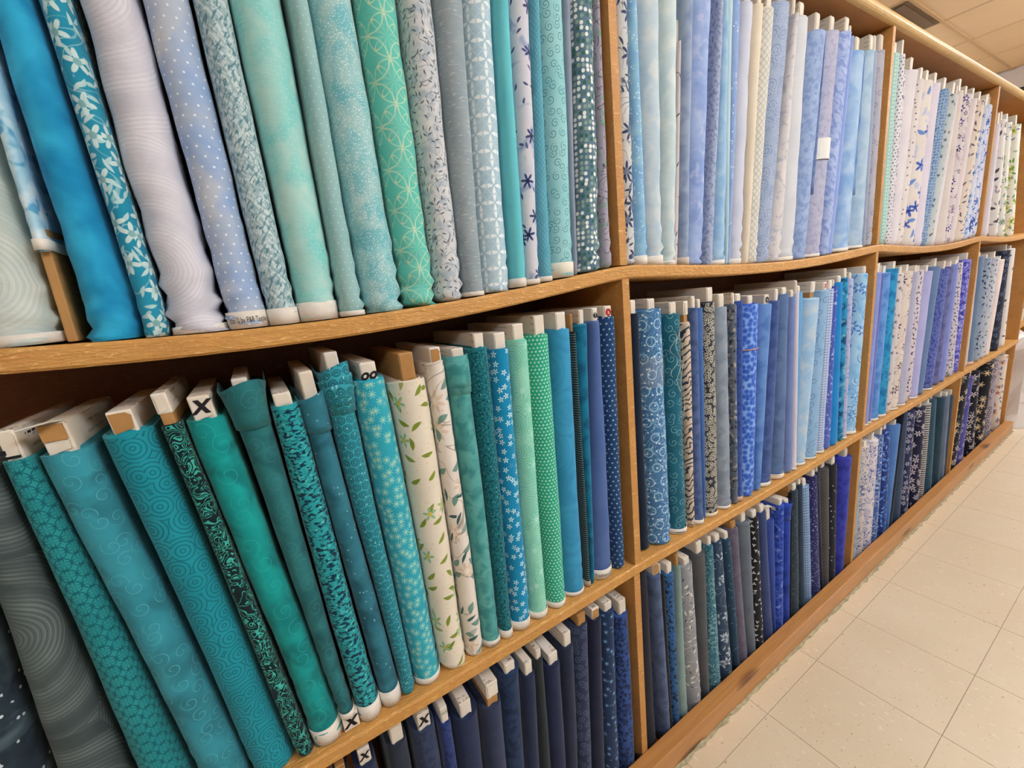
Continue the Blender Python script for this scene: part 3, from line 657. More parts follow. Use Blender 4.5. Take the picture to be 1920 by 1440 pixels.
    {'n': 59, 'row': 'T', 'far': True, 'label': 'cream bolt with brown leaves, fourth from right, top shelf, third bay', 'g': (2.5704, 2.6554, 2.6648, 2.7498, 0.5974, 0.0084, 1.3031), 'ceil': 1.969, 'bp': 0.0398, 'c': ('#d9ccc0', '#ded2c6', 0.1, [('lf', '#6a5a60', 0.03, 0.012, 0.0036, 0.8, 1), ('lf', '#8a93b4', 0.036, 0.01, 0.003, 0.5, 4)]), 'mute': 1.0, 'o': {}},
    {'n': 60, 'row': 'T', 'far': True, 'label': 'white bolt with light blue flowers, third from right, top shelf, third bay', 'g': (2.6586, 2.7436, 2.7617, 2.7941, 0.5759, 0.0093, 1.3089), 'ceil': 1.969, 'bp': 0.049, 'c': ('#ccd2e2', '#d6d9e6', 0.1, [('fl', '#6f9ad4', 0.03, 0.013, 5, 0.9, 1, '#3f66b4')]), 'mute': 1.0, 'o': {}},
    {'n': 61, 'row': 'T', 'far': True, 'label': 'white bolt with bold cobalt flowers, second from right, top shelf, third bay', 'g': (2.7436, 2.8271, 2.7941, 2.8635, 0.5812, 0.0098, 1.314), 'ceil': 1.969, 'bp': 0.0494, 'c': ('#c9cfe6', '#d4d8ea', 0.1, [('fl', '#2f58b4', 0.048, 0.02, 6, 0.9, 1, '#24438e'), ('lf', '#5a80cc', 0.028, 0.011, 0.004, 0.6, 3)]), 'mute': 1.0, 'o': {}},
    {'n': 62, 'row': 'T', 'far': True, 'label': 'white bolt with blue leaves beside the far post, first from right, top shelf, third bay', 'g': (2.8304, 2.8635, 2.8535, 2.8635, 0.5774, 0.0127, 1.3183), 'ceil': 1.969, 'bp': 0.0401, 'c': ('#d6d6e4', '#dedee8', 0.1, [('lf', '#4a66b0', 0.035, 0.013, 0.005, 0.8, 1)]), 'mute': 1.0, 'o': {}},
    {'n': 63, 'row': 'T', 'far': True, 'label': 'plain pale lilac bolt just past the far post, first from left, top shelf, farthest bay', 'g': (2.9951, 3.0801, 2.9952, 3.0411, 0.5211, 0.0106, 1.3131), 'ceil': 1.969, 'bp': 0.0499, 'c': ('#d6d0dc', '#dcd6e0', 0.1, []), 'mute': 1.0, 'o': {}},
    {'n': 64, 'row': 'T', 'far': True, 'label': 'white bolt with large grey leaves, second from left, top shelf, farthest bay', 'g': (3.1835, 3.2685, 3.067, 3.152, 0.5579, 0.0098, 1.3071), 'ceil': 1.969, 'bp': 0.0381, 'c': ('#dad6d4', '#e0dcd8', 0.1, [('lf', '#4c4a54', 0.05, 0.018, 0.007, 0.8, 1), ('lf', '#9a98a0', 0.04, 0.013, 0.005, 0.7, 5)]), 'mute': 1.0, 'o': {}},
    {'n': 65, 'row': 'T', 'far': True, 'label': 'white bolt with grey and green foliage, second from right, top shelf, farthest bay', 'g': (3.3058, 3.3908, 3.1662, 3.2512, 0.5573, 0.0085, 1.3026), 'ceil': 1.969, 'bp': 0.0435, 'c': ('#dcdad0', '#e2e0d6', 0.1, [('fl', '#8a8c9a', 0.05, 0.018, 6, 0.8, 1, '#55586a'), ('lf', '#7ca45c', 0.035, 0.014, 0.005, 0.6, 4)]), 'mute': 1.0, 'o': {}},
    {'n': 66, 'row': 'T', 'far': True, 'label': 'white bolt with yellow green flowers, first from right, top shelf, farthest bay', 'g': (3.5177, 3.6027, 3.3498, 3.4348, 0.5674, 0.0088, 1.3014), 'ceil': 1.969, 'bp': 0.0485, 'c': ('#e0ddd0', '#e6e4d8', 0.1, [('fl', '#c6c258', 0.055, 0.02, 6, 0.9, 1, '#8a9a3a'), ('lf', '#6c9a4a', 0.035, 0.014, 0.005, 0.7, 4), ('lf', '#7c88b8', 0.045, 0.012, 0.004, 0.5, 8)]), 'mute': 1.0, 'o': {}},
    {'n': 67, 'row': 'M', 'far': False, 'label': 'dark navy starry night bolt at bottom left corner, first from left, middle shelf, nearest bay', 'g': (-0.6132, -0.5479, -0.5834, -0.5322, 0.5184, 0.0134, 0.6353), 'ceil': 1.2658, 'bp': 0.0233, 'c': ('#1c2733', '#33454f', 0.06, [('bl', '#4d6068', 0.05, 0.58, 5, 1, 0), ('gl', '#c8d4d8', 0.006, 0.93)]), 'mute': 1.0, 'o': {'bp': 0.03}},
    {'n': 68, 'row': 'M', 'far': False, 'label': 'charcoal bolt with pale feathery swooshes, second from left, middle shelf, nearest bay', 'g': (-0.5479, -0.4758, -0.5245, -0.4928, 0.5304, 0.0111, 0.6341), 'ceil': 1.2616, 'bp': 0.0345, 'c': ('#3c4648', '#4c5857', 0.12, [('sw', '#8a9694', 0.19, 0.0048, 0.3)]), 'mute': 1.0, 'o': {'bp': 0.03}},
    {'n': 69, 'row': 'M', 'far': False, 'label': 'teal green leaf lattice bolt, third from left, middle shelf, nearest bay', 'g': (-0.4741, -0.419, -0.4882, -0.4625, 0.5369, 0.0126, 0.6331), 'ceil': 1.259, 'bp': 0.0345, 'c': ('#1f8387', '#2b9194', 0.09, [('pt', '#125c66', 0.015, 4, 0.47, 0.055, 0), ('rc', '#125f68', 0.015, 0.49, 0.04, 0)]), 'mute': 1.0, 'o': {'logo': 'sq', 'bp': 0.035}},
    {'n': 70, 'row': 'M', 'far': False, 'label': 'wide blue teal bolt with pale scrolls, fourth from left, middle shelf, nearest bay', 'g': (-0.419, -0.3647, -0.4625, -0.4159, 0.535, 0.0114, 0.6325), 'ceil': 1.2565, 'bp': 0.0223, 'c': ('#2f8796', '#3a98a8', 0.09, [('bl', '#2b7582', 0.05, 0.56, 4, 1, 0), ('sp', '#52a3ae', 0.024, 0.0105, 1.5, 0.06, 1)]), 'mute': 1.0, 'o': {'logo': 'tab', 'bp': 0.036}},
    {'n': 71, 'row': 'M', 'far': False, 'label': 'blue teal bolt embossed with concentric circles, fifth from left, middle shelf, nearest bay', 'g': (-0.3647, -0.3073, -0.4099, -0.3575, 0.5446, 0.0112, 0.6319), 'ceil': 1.2532, 'bp': 0.0343, 'c': ('#178694', '#1f93a2', 0.09, [('rg', '#116c79', 0.026, 5.0, 0.14)]), 'mute': 1.0, 'o': {'bd': 'brownend', 'wr': 0.6, 'bp': 0.028}},
    {'n': 72, 'row': 'M', 'far': False, 'label': 'narrow black bolt with teal scrollwork, sixth from left, middle shelf, nearest bay', 'g': (-0.3073, -0.2834, -0.3543, -0.3317, 0.5444, 0.0111, 0.6316), 'ceil': 1.2512, 'bp': 0.0262, 'c': ('#0d1b1e', '#11262a', 0.05, [('iso', '#3fae9f', 0.015, 0.062, 1.5)]), 'mute': 1.0, 'o': {'bd': 'cap', 'bp': 0.04}},
    {'n': 73, 'row': 'M', 'far': False, 'label': 'wide bright teal marbled bolt with faint spirals, seventh from left, middle shelf, nearest bay', 'g': (-0.2834, -0.2376, -0.3308, -0.2842, 0.5421, 0.0117, 0.6315), 'ceil': 1.2499, 'bp': 0.0276, 'c': ('#0d8b89', '#12a09a', 0.07, [('bl', '#0a7676', 0.05, 0.56, 4, 1, 0), ('sp', '#2fa8a1', 0.034, 0.015, 1.6, 0.035, 1)]), 'mute': 1.0, 'o': {'logo': 'X', 'sv': 0.03, 'svdots': 1, 'wr': 2.2, 'bp': 0.032}},
    {'n': 74, 'row': 'M', 'far': False, 'label': 'dark green teal bolt with open collar of cloth, eighth from left, middle shelf, nearest bay', 'g': (-0.2376, -0.2161, -0.2842, -0.2415, 0.5646, 0.0116, 0.6313), 'ceil': 1.2486, 'bp': 0.0366, 'c': ('#24696c', '#2c7577', 0.07, [('bl', '#1d5a60', 0.05, 0.56, 4, 1, 0), ('sp', '#418587', 0.032, 0.014, 1.8, 0.035, 1)]), 'mute': 1.0, 'o': {'loose': [(0.014, 0.006)], 'raise_': 0.025, 'botX': 1, 'sv': 0.012, 'wr': 2, 'bp': 0.022}},
    {'n': 75, 'row': 'M', 'far': False, 'label': 'teal bolt with black dabs all over, ninth from left, middle shelf, nearest bay', 'g': (-0.2144, -0.1762, -0.2392, -0.2005, 0.5393, 0.0106, 0.6313), 'ceil': 1.248, 'bp': 0.0201, 'c': ('#21969c', '#2aa3a6', 0.03, [('bl', '#0d2f45', 0.0095, 0.53, 9, 0.55, 0), ('bl', '#5cc6c2', 0.008, 0.66, 8, 0.55, 0)]), 'mute': 1.0, 'o': {'sv': 0.03, 'wr': 1.4, 'bp': 0.02}},
    {'n': 76, 'row': 'M', 'far': False, 'label': 'slate teal mottled bolt with folded-down top edge, tenth from left, middle shelf, nearest bay', 'g': (-0.1762, -0.1414, -0.2005, -0.1684, 0.5381, 0.0138, 0.6313), 'ceil': 1.2478, 'bp': 0.0358, 'c': ('#2b6f80', '#367d8e', 0.06, [('bl', '#225c6c', 0.05, 0.55, 4, 1, 0), ('gl', '#6ea6b0', 0.005, 0.955)]), 'mute': 1.0, 'o': {'loose': [(0.012, 0.003)], 'sv': 0.03, 'svs': 1, 'bp': 0.044}},
    {'n': 77, 'row': 'M', 'far': False, 'label': 'teal medallion tile bolt with layered top, eleventh from left, middle shelf, nearest bay', 'g': (-0.1414, -0.1175, -0.1684, -0.128, 0.5573, 0.0139, 0.6314), 'ceil': 1.248, 'bp': 0.0278, 'c': ('#2f93a0', '#379aa6', 0.09, [('rc', '#1c6170', 0.0155, 0.4, 0.05, 1), ('rc', '#1f6876', 0.0155, 0.2, 0.07, 1), ('sd', '#8cc8cc', 0.0155, 0.0012, 0.9, 1)]), 'mute': 1.0, 'o': {'loose': [(0.024, 0.001), (0.01, 0.003), (-0.006, 0.0045)], 'bd': 'whitein', 'wr': 1.5, 'bp': 0.046}},
    {'n': 78, 'row': 'M', 'far': False, 'label': 'turquoise bolt with small white daisies, twelfth from left, middle shelf, nearest bay', 'g': (-0.1156, -0.0664, -0.1279, -0.0745, 0.5519, 0.0138, 0.6315), 'ceil': 1.2487, 'bp': 0.0367, 'c': ('#2a9db0', '#33a8b8', 0.09, [('fl', '#7cc6c6', 0.0135, 0.007, 8, 0.97, 1, '#a9cfae')]), 'mute': 1.0, 'o': {'logo': 'loop', 'sv': 0.014, 'bp': 0.028}},
    {'n': 79, 'row': 'M', 'far': False, 'label': 'cream bolt with green and gold flowers, twelfth from right, middle shelf, nearest bay', 'g': (-0.0653, -0.0148, -0.0739, -0.0107, 0.538, 0.0109, 0.6319), 'ceil': 1.2506, 'bp': 0.0334, 'c': ('#ddd2bd', '#e2d8c5', 0.1, [('lf', '#7d8c2e', 0.03, 0.0115, 0.0038, 0.75, 1), ('fl', '#8fb98c', 0.055, 0.0125, 5, 0.8, 3, '#d6b64a'), ('sd', '#d8b85a', 0.011, 0.001, 0.4, 6)]), 'mute': 1.0, 'o': {'bd': 'brown', 'wr': 1.2, 'tuck': 1, 'bp': 0.046}},
    {'n': 80, 'row': 'M', 'far': False, 'label': 'white bolt with eucalyptus leaves and roses, eleventh from right, middle shelf, nearest bay', 'g': (-0.0148, 0.0204, -0.0107, 0.0223, 0.5587, 0.0133, 0.6322), 'ceil': 1.2527, 'bp': 0.0319, 'c': ('#ded3c6', '#e4dbd0', 0.1, [('fl', '#d9c3ac', 0.075, 0.02, 7, 0.7, 6, '#e9dccb'), ('lf', '#6f9488', 0.03, 0.0125, 0.0055, 0.55, 1), ('lf', '#3c5d5c', 0.04, 0.013, 0.003, 0.5, 4), ('iso', '#7a6a5c', 0.09, 0.006, 1)]), 'mute': 1.0, 'o': {'bd': 'brownend', 'bp': 0.026}},
    {'n': 81, 'row': 'M', 'far': False, 'label': 'grey teal watercolour bolt with stepped top, tenth from right, middle shelf, nearest bay', 'g': (0.0204, 0.0572, 0.0243, 0.0642, 0.5449, 0.0121, 0.6326), 'ceil': 1.2548, 'bp': 0.0252, 'c': ('#4a9a98', '#62aaa4', 0.035, [('bl', '#3a8888', 0.022, 0.55, 4, 1, 0)]), 'mute': 1.0, 'o': {'loose': [(0.02, -0.003), (0.01, 0)], 'sv': 0.014, 'txt': 'ocent', 'bp': 0.032}},
    {'n': 82, 'row': 'M', 'far': False, 'label': 'dark teal bolt with pebbled texture, ninth from right, middle shelf, nearest bay', 'g': (0.0572, 0.0831, 0.0642, 0.1055, 0.5698, 0.0114, 0.633), 'ceil': 1.2575, 'bp': 0.0241, 'c': ('#146a74', '#1a7780', 0.02, [('bl', '#0b4350', 0.0042, 0.55, 9, 1, 0), ('bl', '#5fb4b4', 0.0036, 0.68, 9, 1, 0)]), 'mute': 1.0, 'o': {'sv': 0.018, 'bp': 0.026}},
    {'n': 83, 'row': 'M', 'far': False, 'label': 'blue bolt with white sprig flowers, eighth from right, middle shelf, nearest bay', 'g': (0.0843, 0.1294, 0.1055, 0.1457, 0.5605, 0.0103, 0.6335), 'ceil': 1.2605, 'bp': 0.0306, 'c': ('#1283b0', '#168db8', 0.1, [('fl', '#cfe8ea', 0.0165, 0.0058, 5, 0.95, 1, '#7cbccb')]), 'mute': 1.0, 'o': {'sv': 0.02, 'bp': 0.03}},
    {'n': 84, 'row': 'M', 'far': False, 'label': 'mint bolt with tone-on-tone daisies, seventh from right, middle shelf, nearest bay', 'g': (0.1294, 0.1742, 0.1457, 0.1858, 0.5699, 0.0111, 0.6343), 'ceil': 1.2637, 'bp': 0.0346, 'c': ('#6fbfa6', '#7cc9b0', 0.06, [('bl', '#8fd0b6', 0.04, 0.56, 4, 1, 0), ('rg', '#9fd9c2', 0.045, 9.0, 0.12), ('fl', '#8ed4bd', 0.045, 0.017, 9, 0.8, 1, '#a9dcc8')]), 'mute': 1.0, 'o': {'sv': 0.016, 'bp': 0.03}},
    {'n': 85, 'row': 'M', 'far': False, 'label': 'emerald bolt with tiny white dots, sixth from right, middle shelf, nearest bay', 'g': (0.177, 0.2214, 0.1858, 0.2393, 0.5717, 0.0102, 0.6351), 'ceil': 1.2679, 'bp': 0.0363, 'c': ('#239f80', '#27a786', 0.1, [('dt', '#bfe8d2', 0.0078, 0.0019), ('ln', '#5cc0a0', 0.785, 0.0055, 0.0007)]), 'mute': 1.0, 'o': {'sv': 0.014, 'bp': 0.037}},
    {'n': 86, 'row': 'M', 'far': False, 'label': 'bright blue bolt with feather engraving, fifth from right, middle shelf, nearest bay', 'g': (0.2229, 0.279, 0.2393, 0.2901, 0.5734, 0.0128, 0.6361), 'ceil': 1.2729, 'bp': 0.0366, 'c': ('#3592bd', '#3f9cc6', 0.08, [('sw', '#1f6694', 0.09, 0.004, 0.36)]), 'mute': 1.0, 'o': {'sv': 0.01, 'bp': 0.034}},
    {'n': 87, 'row': 'M', 'far': False, 'label': 'thin black bolt with dashes, fourth from right, middle shelf, nearest bay', 'g': (0.279, 0.29, 0.2901, 0.3003, 0.5632, 0.0176, 0.6367), 'ceil': 1.2759, 'bp': 0.0362, 'c': ('#1d2a2c', '#243234', 0.04, [('ln', '#7a9490', 1.5708, 0.005, 0.0011)]), 'mute': 1.0, 'o': {'bd': 'brown', 'sv': 0.014, 'svc': '#b9a98c', 'bp': 0.036}},
    {'n': 88, 'row': 'M', 'far': False, 'label': 'deep teal blue marbled bolt, third from right, middle shelf, nearest bay', 'g': (0.29, 0.3011, 0.3003, 0.3358, 0.5756, 0.0163, 0.6369), 'ceil': 1.2782, 'bp': 0.0202, 'c': ('#0f6b8c', '#157a9a', 0.04, [('bl', '#0a5878', 0.03, 0.55, 4, 1, 0)]), 'mute': 1.0, 'o': {'bp': 0.03}},
    {'n': 89, 'row': 'M', 'far': False, 'label': 'slate blue bolt with printed selvage, second from right, middle shelf, nearest bay', 'g': (0.3011, 0.3656, 0.3377, 0.3646, 0.5768, 0.013, 0.6377), 'ceil': 1.2815, 'bp': 0.0231, 'c': ('#4a659c', '#546fa6', 0.09, [('ln', '#415a8e', 0.785, 0.003, 0.0007)]), 'mute': 1.0, 'o': {'sv': 0.024, 'logo': 'T', 'txt': 'n Traditions LLC © AS', 'wr': 1.8, 'bp': 0.028}},
    {'n': 90, 'row': 'M', 'far': False, 'label': 'navy bolt with white pin dots by the post, first from right, middle shelf, nearest bay', 'g': (0.3656, 0.3969, 0.3653, 0.4067, 0.5802, 0.0112, 0.6386), 'ceil': 1.2847, 'bp': 0.0319, 'c': ('#1f416c', '#254874', 0.09, [('dt', '#9db8cc', 0.0125, 0.0021)]), 'mute': 1.0, 'o': {'logo': 'a', 'bp': 0.024}},
    {'n': 91, 'row': 'M', 'far': False, 'label': 'thin green black bolt against the near post, first from left, middle shelf, second bay', 'g': (0.4383, 0.4587, 0.4425, 0.4553, 0.5766, 0.0281, 0.6391), 'ceil': 1.2872, 'bp': 0.0274, 'c': ('#17262c', '#1d2e34', 0.05, []), 'mute': 1.0, 'o': {'bd': 'cap', 'bp': 0.05, 'sv': 0.02, 'svc': '#c9a58c'}},
    {'n': 92, 'row': 'M', 'far': False, 'label': 'very dark navy plain bolt, second from left, middle shelf, second bay', 'g': (0.4587, 0.4949, 0.4554, 0.4864, 0.5767, 0.0218, 0.6387), 'ceil': 1.2862, 'bp': 0.031, 'c': ('#131f30', '#18263a', 0.07, []), 'mute': 1.0, 'o': {}},
    {'n': 93, 'row': 'M', 'far': False, 'label': 'wide denim blue bolt with white flower outlines, third from left, middle shelf, second bay', 'g': (0.4949, 0.5756, 0.487, 0.565, 0.5819, 0.0114, 0.6376), 'ceil': 1.2831, 'bp': 0.0245, 'c': ('#3d6b97', '#4775a1', 0.07, [('rc', '#a9cfe0', 0.038, 0.28, 0.03, 2), ('iso', '#8fbbd6', 0.022, 0.03, 1), ('sd', '#d8e8ee', 0.015, 0.0022, 0.6, 3)]), 'mute': 1.0, 'o': {'tape': 1, 'wr': 2}},
    {'n': 94, 'row': 'M', 'far': False, 'label': 'dark teal bolt with white curls and loose threads, fourth from left, middle shelf, second bay', 'g': (0.5756, 0.6381, 0.5665, 0.6227, 0.5648, 0.0134, 0.6361), 'ceil': 1.279, 'bp': 0.0286, 'c': ('#1b5a6c', '#22677a', 0.07, [('sp', '#8fbcc4', 0.026, 0.0105, 1.4, 0.07, 1)]), 'mute': 1.0, 'o': {'sv': 0.016, 'threads': 1, 'wr': 1.8}},
    {'n': 95, 'row': 'M', 'far': False, 'label': 'cream zebra stripe bolt, fifth from left, middle shelf, second bay', 'g': (0.6381, 0.6583, 0.6227, 0.6498, 0.5409, 0.0131, 0.6354), 'ceil': 1.2766, 'bp': 0.0263, 'c': ('#cfb9a2', '#d8c4ae', 0.08, [('wv', '#3a4250', 0.017, 0.9)]), 'mute': 1.0, 'o': {'bd': 'cap', 'bp': 0.05}},
    {'n': 96, 'row': 'M', 'far': False, 'label': 'dusty indigo bolt with white selvage, sixth from left, middle shelf, second bay', 'g': (0.6583, 0.6974, 0.6504, 0.6746, 0.572, 0.0108, 0.6348), 'ceil': 1.2752, 'bp': 0.0296, 'c': ('#4b6090', '#566b9a', 0.06, [('bl', '#42567f', 0.02, 0.56, 6, 1, 0)]), 'mute': 1.0, 'o': {'sv': 0.014}},
    {'n': 97, 'row': 'M', 'far': False, 'label': 'sliver of denim blue bolt, seventh from left, middle shelf, second bay', 'g': (0.6974, 0.7074, 0.6746, 0.7098, 0.5692, 0.0173, 0.6345), 'ceil': 1.2736, 'bp': 0.0231, 'c': ('#3e639c', '#486ca4', 0.06, []), 'mute': 1.0, 'o': {}},
    {'n': 98, 'row': 'M', 'far': False, 'label': 'black bolt with white daisies, eighth from left, middle shelf, second bay', 'g': (0.7074, 0.7723, 0.7099, 0.7529, 0.581, 0.0132, 0.6338), 'ceil': 1.2717, 'bp': 0.0366, 'c': ('#272b32', '#30353c', 0.1, [('fl', '#cfc9b8', 0.0125, 0.0066, 7, 0.95, 1, '#3a3a3a'), ('fl', '#c2bcac', 0.0135, 0.006, 7, 0.8, 5, '#2a2a2a')]), 'mute': 1.0, 'o': {'sv': 0.012, 'svc': '#e2d2b8'}},
    {'n': 99, 'row': 'M', 'far': False, 'label': 'plain light grey bolt, ninth from left, middle shelf, second bay', 'g': (0.7748, 0.8312, 0.753, 0.812, 0.5636, 0.0132, 0.6329), 'ceil': 1.2694, 'bp': 0.0348, 'c': ('#8793a0', '#929daa', 0.05, [('bl', '#7c8896', 0.03, 0.56, 4, 1, 0)]), 'mute': 1.0, 'o': {'sv': 0.01, 'wr': 1.6}},
    {'n': 100, 'row': 'M', 'far': False, 'label': 'thin dark grey floral bolt, tenth from left, middle shelf, second bay', 'g': (0.8312, 0.8471, 0.812, 0.8331, 0.5664, 0.01, 0.6325), 'ceil': 1.2679, 'bp': 0.0313, 'c': ('#5f6874', '#6a7380', 0.05, [('bl', '#b6a89c', 0.018, 0.6, 8, 1, 0), ('bl', '#30394a', 0.016, 0.6, 8, 1, 0)]), 'mute': 1.0, 'o': {}},
    {'n': 101, 'row': 'M', 'far': False, 'label': 'navy blue tone print bolt, eleventh from left, middle shelf, second bay', 'g': (0.8471, 0.8822, 0.8331, 0.8741, 0.5718, 0.0135, 0.6322), 'ceil': 1.2668, 'bp': 0.0209, 'c': ('#2d4a8e', '#35529a', 0.06, [('bl', '#263f7c', 0.012, 0.56, 7, 1, 0)]), 'mute': 1.0, 'o': {'sv': 0.016, 'svc': '#c9a58c'}},
    {'n': 102, 'row': 'M', 'far': False, 'label': 'royal blue scallop bolt held by rubber band, twelfth from left, middle shelf, second bay', 'g': (0.8822, 0.9468, 0.877, 0.962, 0.5584, 0.0111, 0.6318), 'ceil': 1.2651, 'bp': 0.0248, 'c': ('#2a55b6', '#3460c2', 0.05, [('vg', '#86ace8', 0.014, 1.55)]), 'mute': 1.0, 'o': {'band': 1}},
    {'n': 103, 'row': 'M', 'far': False, 'label': 'medium blue marbled bolt, narrow at foot, thirteenth from left, middle shelf, second bay', 'g': (0.9468, 0.97, 0.962, 1.0227, 0.5511, 0.0121, 0.6315), 'ceil': 1.264, 'bp': 0.0276, 'c': ('#5d84c0', '#6b92ca', 0.05, [('bl', '#4f76b4', 0.04, 0.56, 4, 1, 0)]), 'mute': 1.0, 'o': {'logo': 'o'}},
    {'n': 104, 'row': 'M', 'far': False, 'label': 'dusky indigo bolt, wide at foot, thirteenth from right, middle shelf, second bay', 'g': (0.97, 1.0456, 1.0227, 1.0508, 0.5556, 0.0119, 0.6313), 'ceil': 1.2638, 'bp': 0.034, 'c': ('#42588e', '#4c6298', 0.05, [('bl', '#3a4f82', 0.03, 0.56, 5, 1, 0)]), 'mute': 1.0, 'o': {'sv': 0.014}},
    {'n': 105, 'row': 'M', 'far': False, 'label': 'slate grey blue bolt with cream selvage, twelfth from right, middle shelf, second bay', 'g': (1.0456, 1.1191, 1.0508, 1.1058, 0.5702, 0.01, 0.6313), 'ceil': 1.2639, 'bp': 0.021, 'c': ('#566f98', '#607aa2', 0.07, [('bl', '#4d658c', 0.05, 0.56, 4, 1, 0)]), 'mute': 1.0, 'o': {'sv': 0.018, 'svc': '#e4cdb4', 'wr': 1.4}},
    {'n': 106, 'row': 'M', 'far': False, 'label': 'thin periwinkle grey bolt, eleventh from right, middle shelf, second bay', 'g': (1.1191, 1.1557, 1.1058, 1.134, 0.5579, 0.0105, 0.6315), 'ceil': 1.2642, 'bp': 0.0222, 'c': ('#6a7cae', '#7486b6', 0.06, []), 'mute': 1.0, 'o': {}},
    {'n': 107, 'row': 'M', 'far': False, 'label': 'thin white bolt among blues, tenth from right, middle shelf, second bay', 'g': (1.1557, 1.1796, 1.134, 1.1517, 0.568, 0.0103, 0.6317), 'ceil': 1.2645, 'bp': 0.0375, 'c': ('#ccc4cf', '#d4ccd6', 0.1, []), 'mute': 1.0, 'o': {'sv': 0.01}},
    {'n': 108, 'row': 'M', 'far': False, 'label': 'clear blue plain bolt, mostly hidden below, ninth from right, middle shelf, second bay', 'g': (1.1796, 1.1899, 1.1517, 1.203, 0.5661, 0.0174, 0.6318), 'ceil': 1.2652, 'bp': 0.0216, 'c': ('#5a98c8', '#66a2ce', 0.08, []), 'mute': 1.0, 'o': {}},
    {'n': 109, 'row': 'M', 'far': False, 'label': 'pale blue cloud bolt, eighth from right, middle shelf, second bay', 'g': (1.1899, 1.2572, 1.2227, 1.3077, 0.541, 0.012, 0.6321), 'ceil': 1.2676, 'bp': 0.0257, 'c': ('#8fb4d2', '#a3c0d8', 0.05, [('bl', '#b6c6d2', 0.035, 0.57, 4, 1, 0)]), 'mute': 1.0, 'o': {'bd': 'cap', 'bp': 0.05, 'sv': 0.01}},
    {'n': 110, 'row': 'M', 'far': False, 'label': 'light blue bolt with round curls, seventh from right, middle shelf, second bay', 'g': (1.2572, 1.3354, 1.3077, 1.3482, 0.5587, 0.0113, 0.633), 'ceil': 1.27, 'bp': 0.0263, 'c': ('#86abcc', '#92b4d2', 0.06, [('sp', '#44688f', 0.034, 0.013, 1.4, 0.07, 1)]), 'mute': 1.0, 'o': {'logo': 'x', 'sv': 0.008}},
    {'n': 111, 'row': 'M', 'far': False, 'label': 'blue and white woven plaid bolt, sixth from right, middle shelf, second bay', 'g': (1.3354, 1.3781, 1.3482, 1.3851, 0.5574, 0.0126, 0.6338), 'ceil': 1.2718, 'bp': 0.0306, 'c': ('#8fa4ca', '#9aaed0', 0.1, [('ln', '#d4dae6', 0, 0.009, 0.0022), ('ln', '#d4dae6', 1.5708, 0.006, 0.0016), ('ln', '#5a73ac', 1.5708, 0.009, 0.0016)]), 'mute': 1.0, 'o': {'sv': 0.01}},
    {'n': 112, 'row': 'M', 'far': False, 'label': 'thin indigo bolt beside bright blue, fifth from right, middle shelf, second bay', 'g': (1.3781, 1.4221, 1.3851, 1.3991, 0.563, 0.0114, 0.6345), 'ceil': 1.2731, 'bp': 0.0234, 'c': ('#4a5cb0', '#5668b8', 0.05, [('bl', '#b4bde0', 0.012, 0.64, 8, 1, 0)]), 'mute': 1.0, 'o': {}},
    {'n': 113, 'row': 'M', 'far': False, 'label': 'bright azure blue plain bolt, fourth from right, middle shelf, second bay', 'g': (1.4221, 1.4926, 1.3991, 1.4476, 0.5731, 0.0113, 0.6355), 'ceil': 1.2747, 'bp': 0.0222, 'c': ('#1a7cc0', '#2386c8', 0.08, []), 'mute': 1.0, 'o': {}},
    {'n': 114, 'row': 'M', 'far': False, 'label': 'teal and navy batik bolt, third from right, middle shelf, second bay', 'g': (1.4926, 1.5183, 1.4476, 1.4855, 0.5826, 0.0122, 0.6364), 'ceil': 1.2771, 'bp': 0.0329, 'c': ('#1c84b4', '#3d9cc0', 0.04, [('bl', '#12507c', 0.03, 0.56, 6, 1, 0), ('bl', '#8fc0c4', 0.025, 0.66, 8, 1, 0)]), 'mute': 1.0, 'o': {}},
    {'n': 115, 'row': 'M', 'far': False, 'label': 'thin lilac bolt with blue flecks, second from right, middle shelf, second bay', 'g': (1.5183, 1.5444, 1.4855, 1.5186, 0.5776, 0.0115, 0.637), 'ceil': 1.2791, 'bp': 0.0214, 'c': ('#a9aed0', '#b4b8d6', 0.05, [('bl', '#7f8cbc', 0.016, 0.6, 7, 1, 0)]), 'mute': 1.0, 'o': {'sv': 0.01}},
    {'n': 116, 'row': 'M', 'far': False, 'label': 'wide light blue bolt with large blue blooms, first from right, middle shelf, second bay', 'g': (1.5636, 1.6405, 1.5883, 1.6405, 0.5857, 0.0107, 0.6383), 'ceil': 1.2857, 'bp': 0.0267, 'c': ('#93c0e0', '#a4cae4', 0.07, [('sp', '#2f5fa8', 0.06, 0.022, 1.7, 0.11, 1), ('fl', '#4a7cc4', 0.075, 0.02, 6, 0.7, 4, '#bcd6ea'), ('bl', '#7db2dc', 0.05, 0.58, 5, 1, 0)]), 'mute': 1.0, 'o': {'sv': 0.014}},
    {'n': 117, 'row': 'M', 'far': True, 'label': 'lilac blue bolt against the second post, first from left, middle shelf, third bay', 'g': (1.6963, 1.7405, 1.7143, 1.7674, 0.581, 0.0124, 0.6387), 'ceil': 1.2841, 'bp': 0.0341, 'c': ('#7d8cc8', '#8a98ce', 0.06, []), 'mute': 1.0, 'o': {'sv': 0.01}},
    {'n': 118, 'row': 'M', 'far': True, 'label': 'sliver of violet bolt, second from left, middle shelf, third bay', 'g': (1.7405, 1.7758, 1.7674, 1.7774, 0.5723, 0.0155, 0.6382), 'ceil': 1.2823, 'bp': 0.0344, 'c': ('#6a72b8', '#747cbe', 0.06, []), 'mute': 1.0, 'o': {'sv': 0.01}},
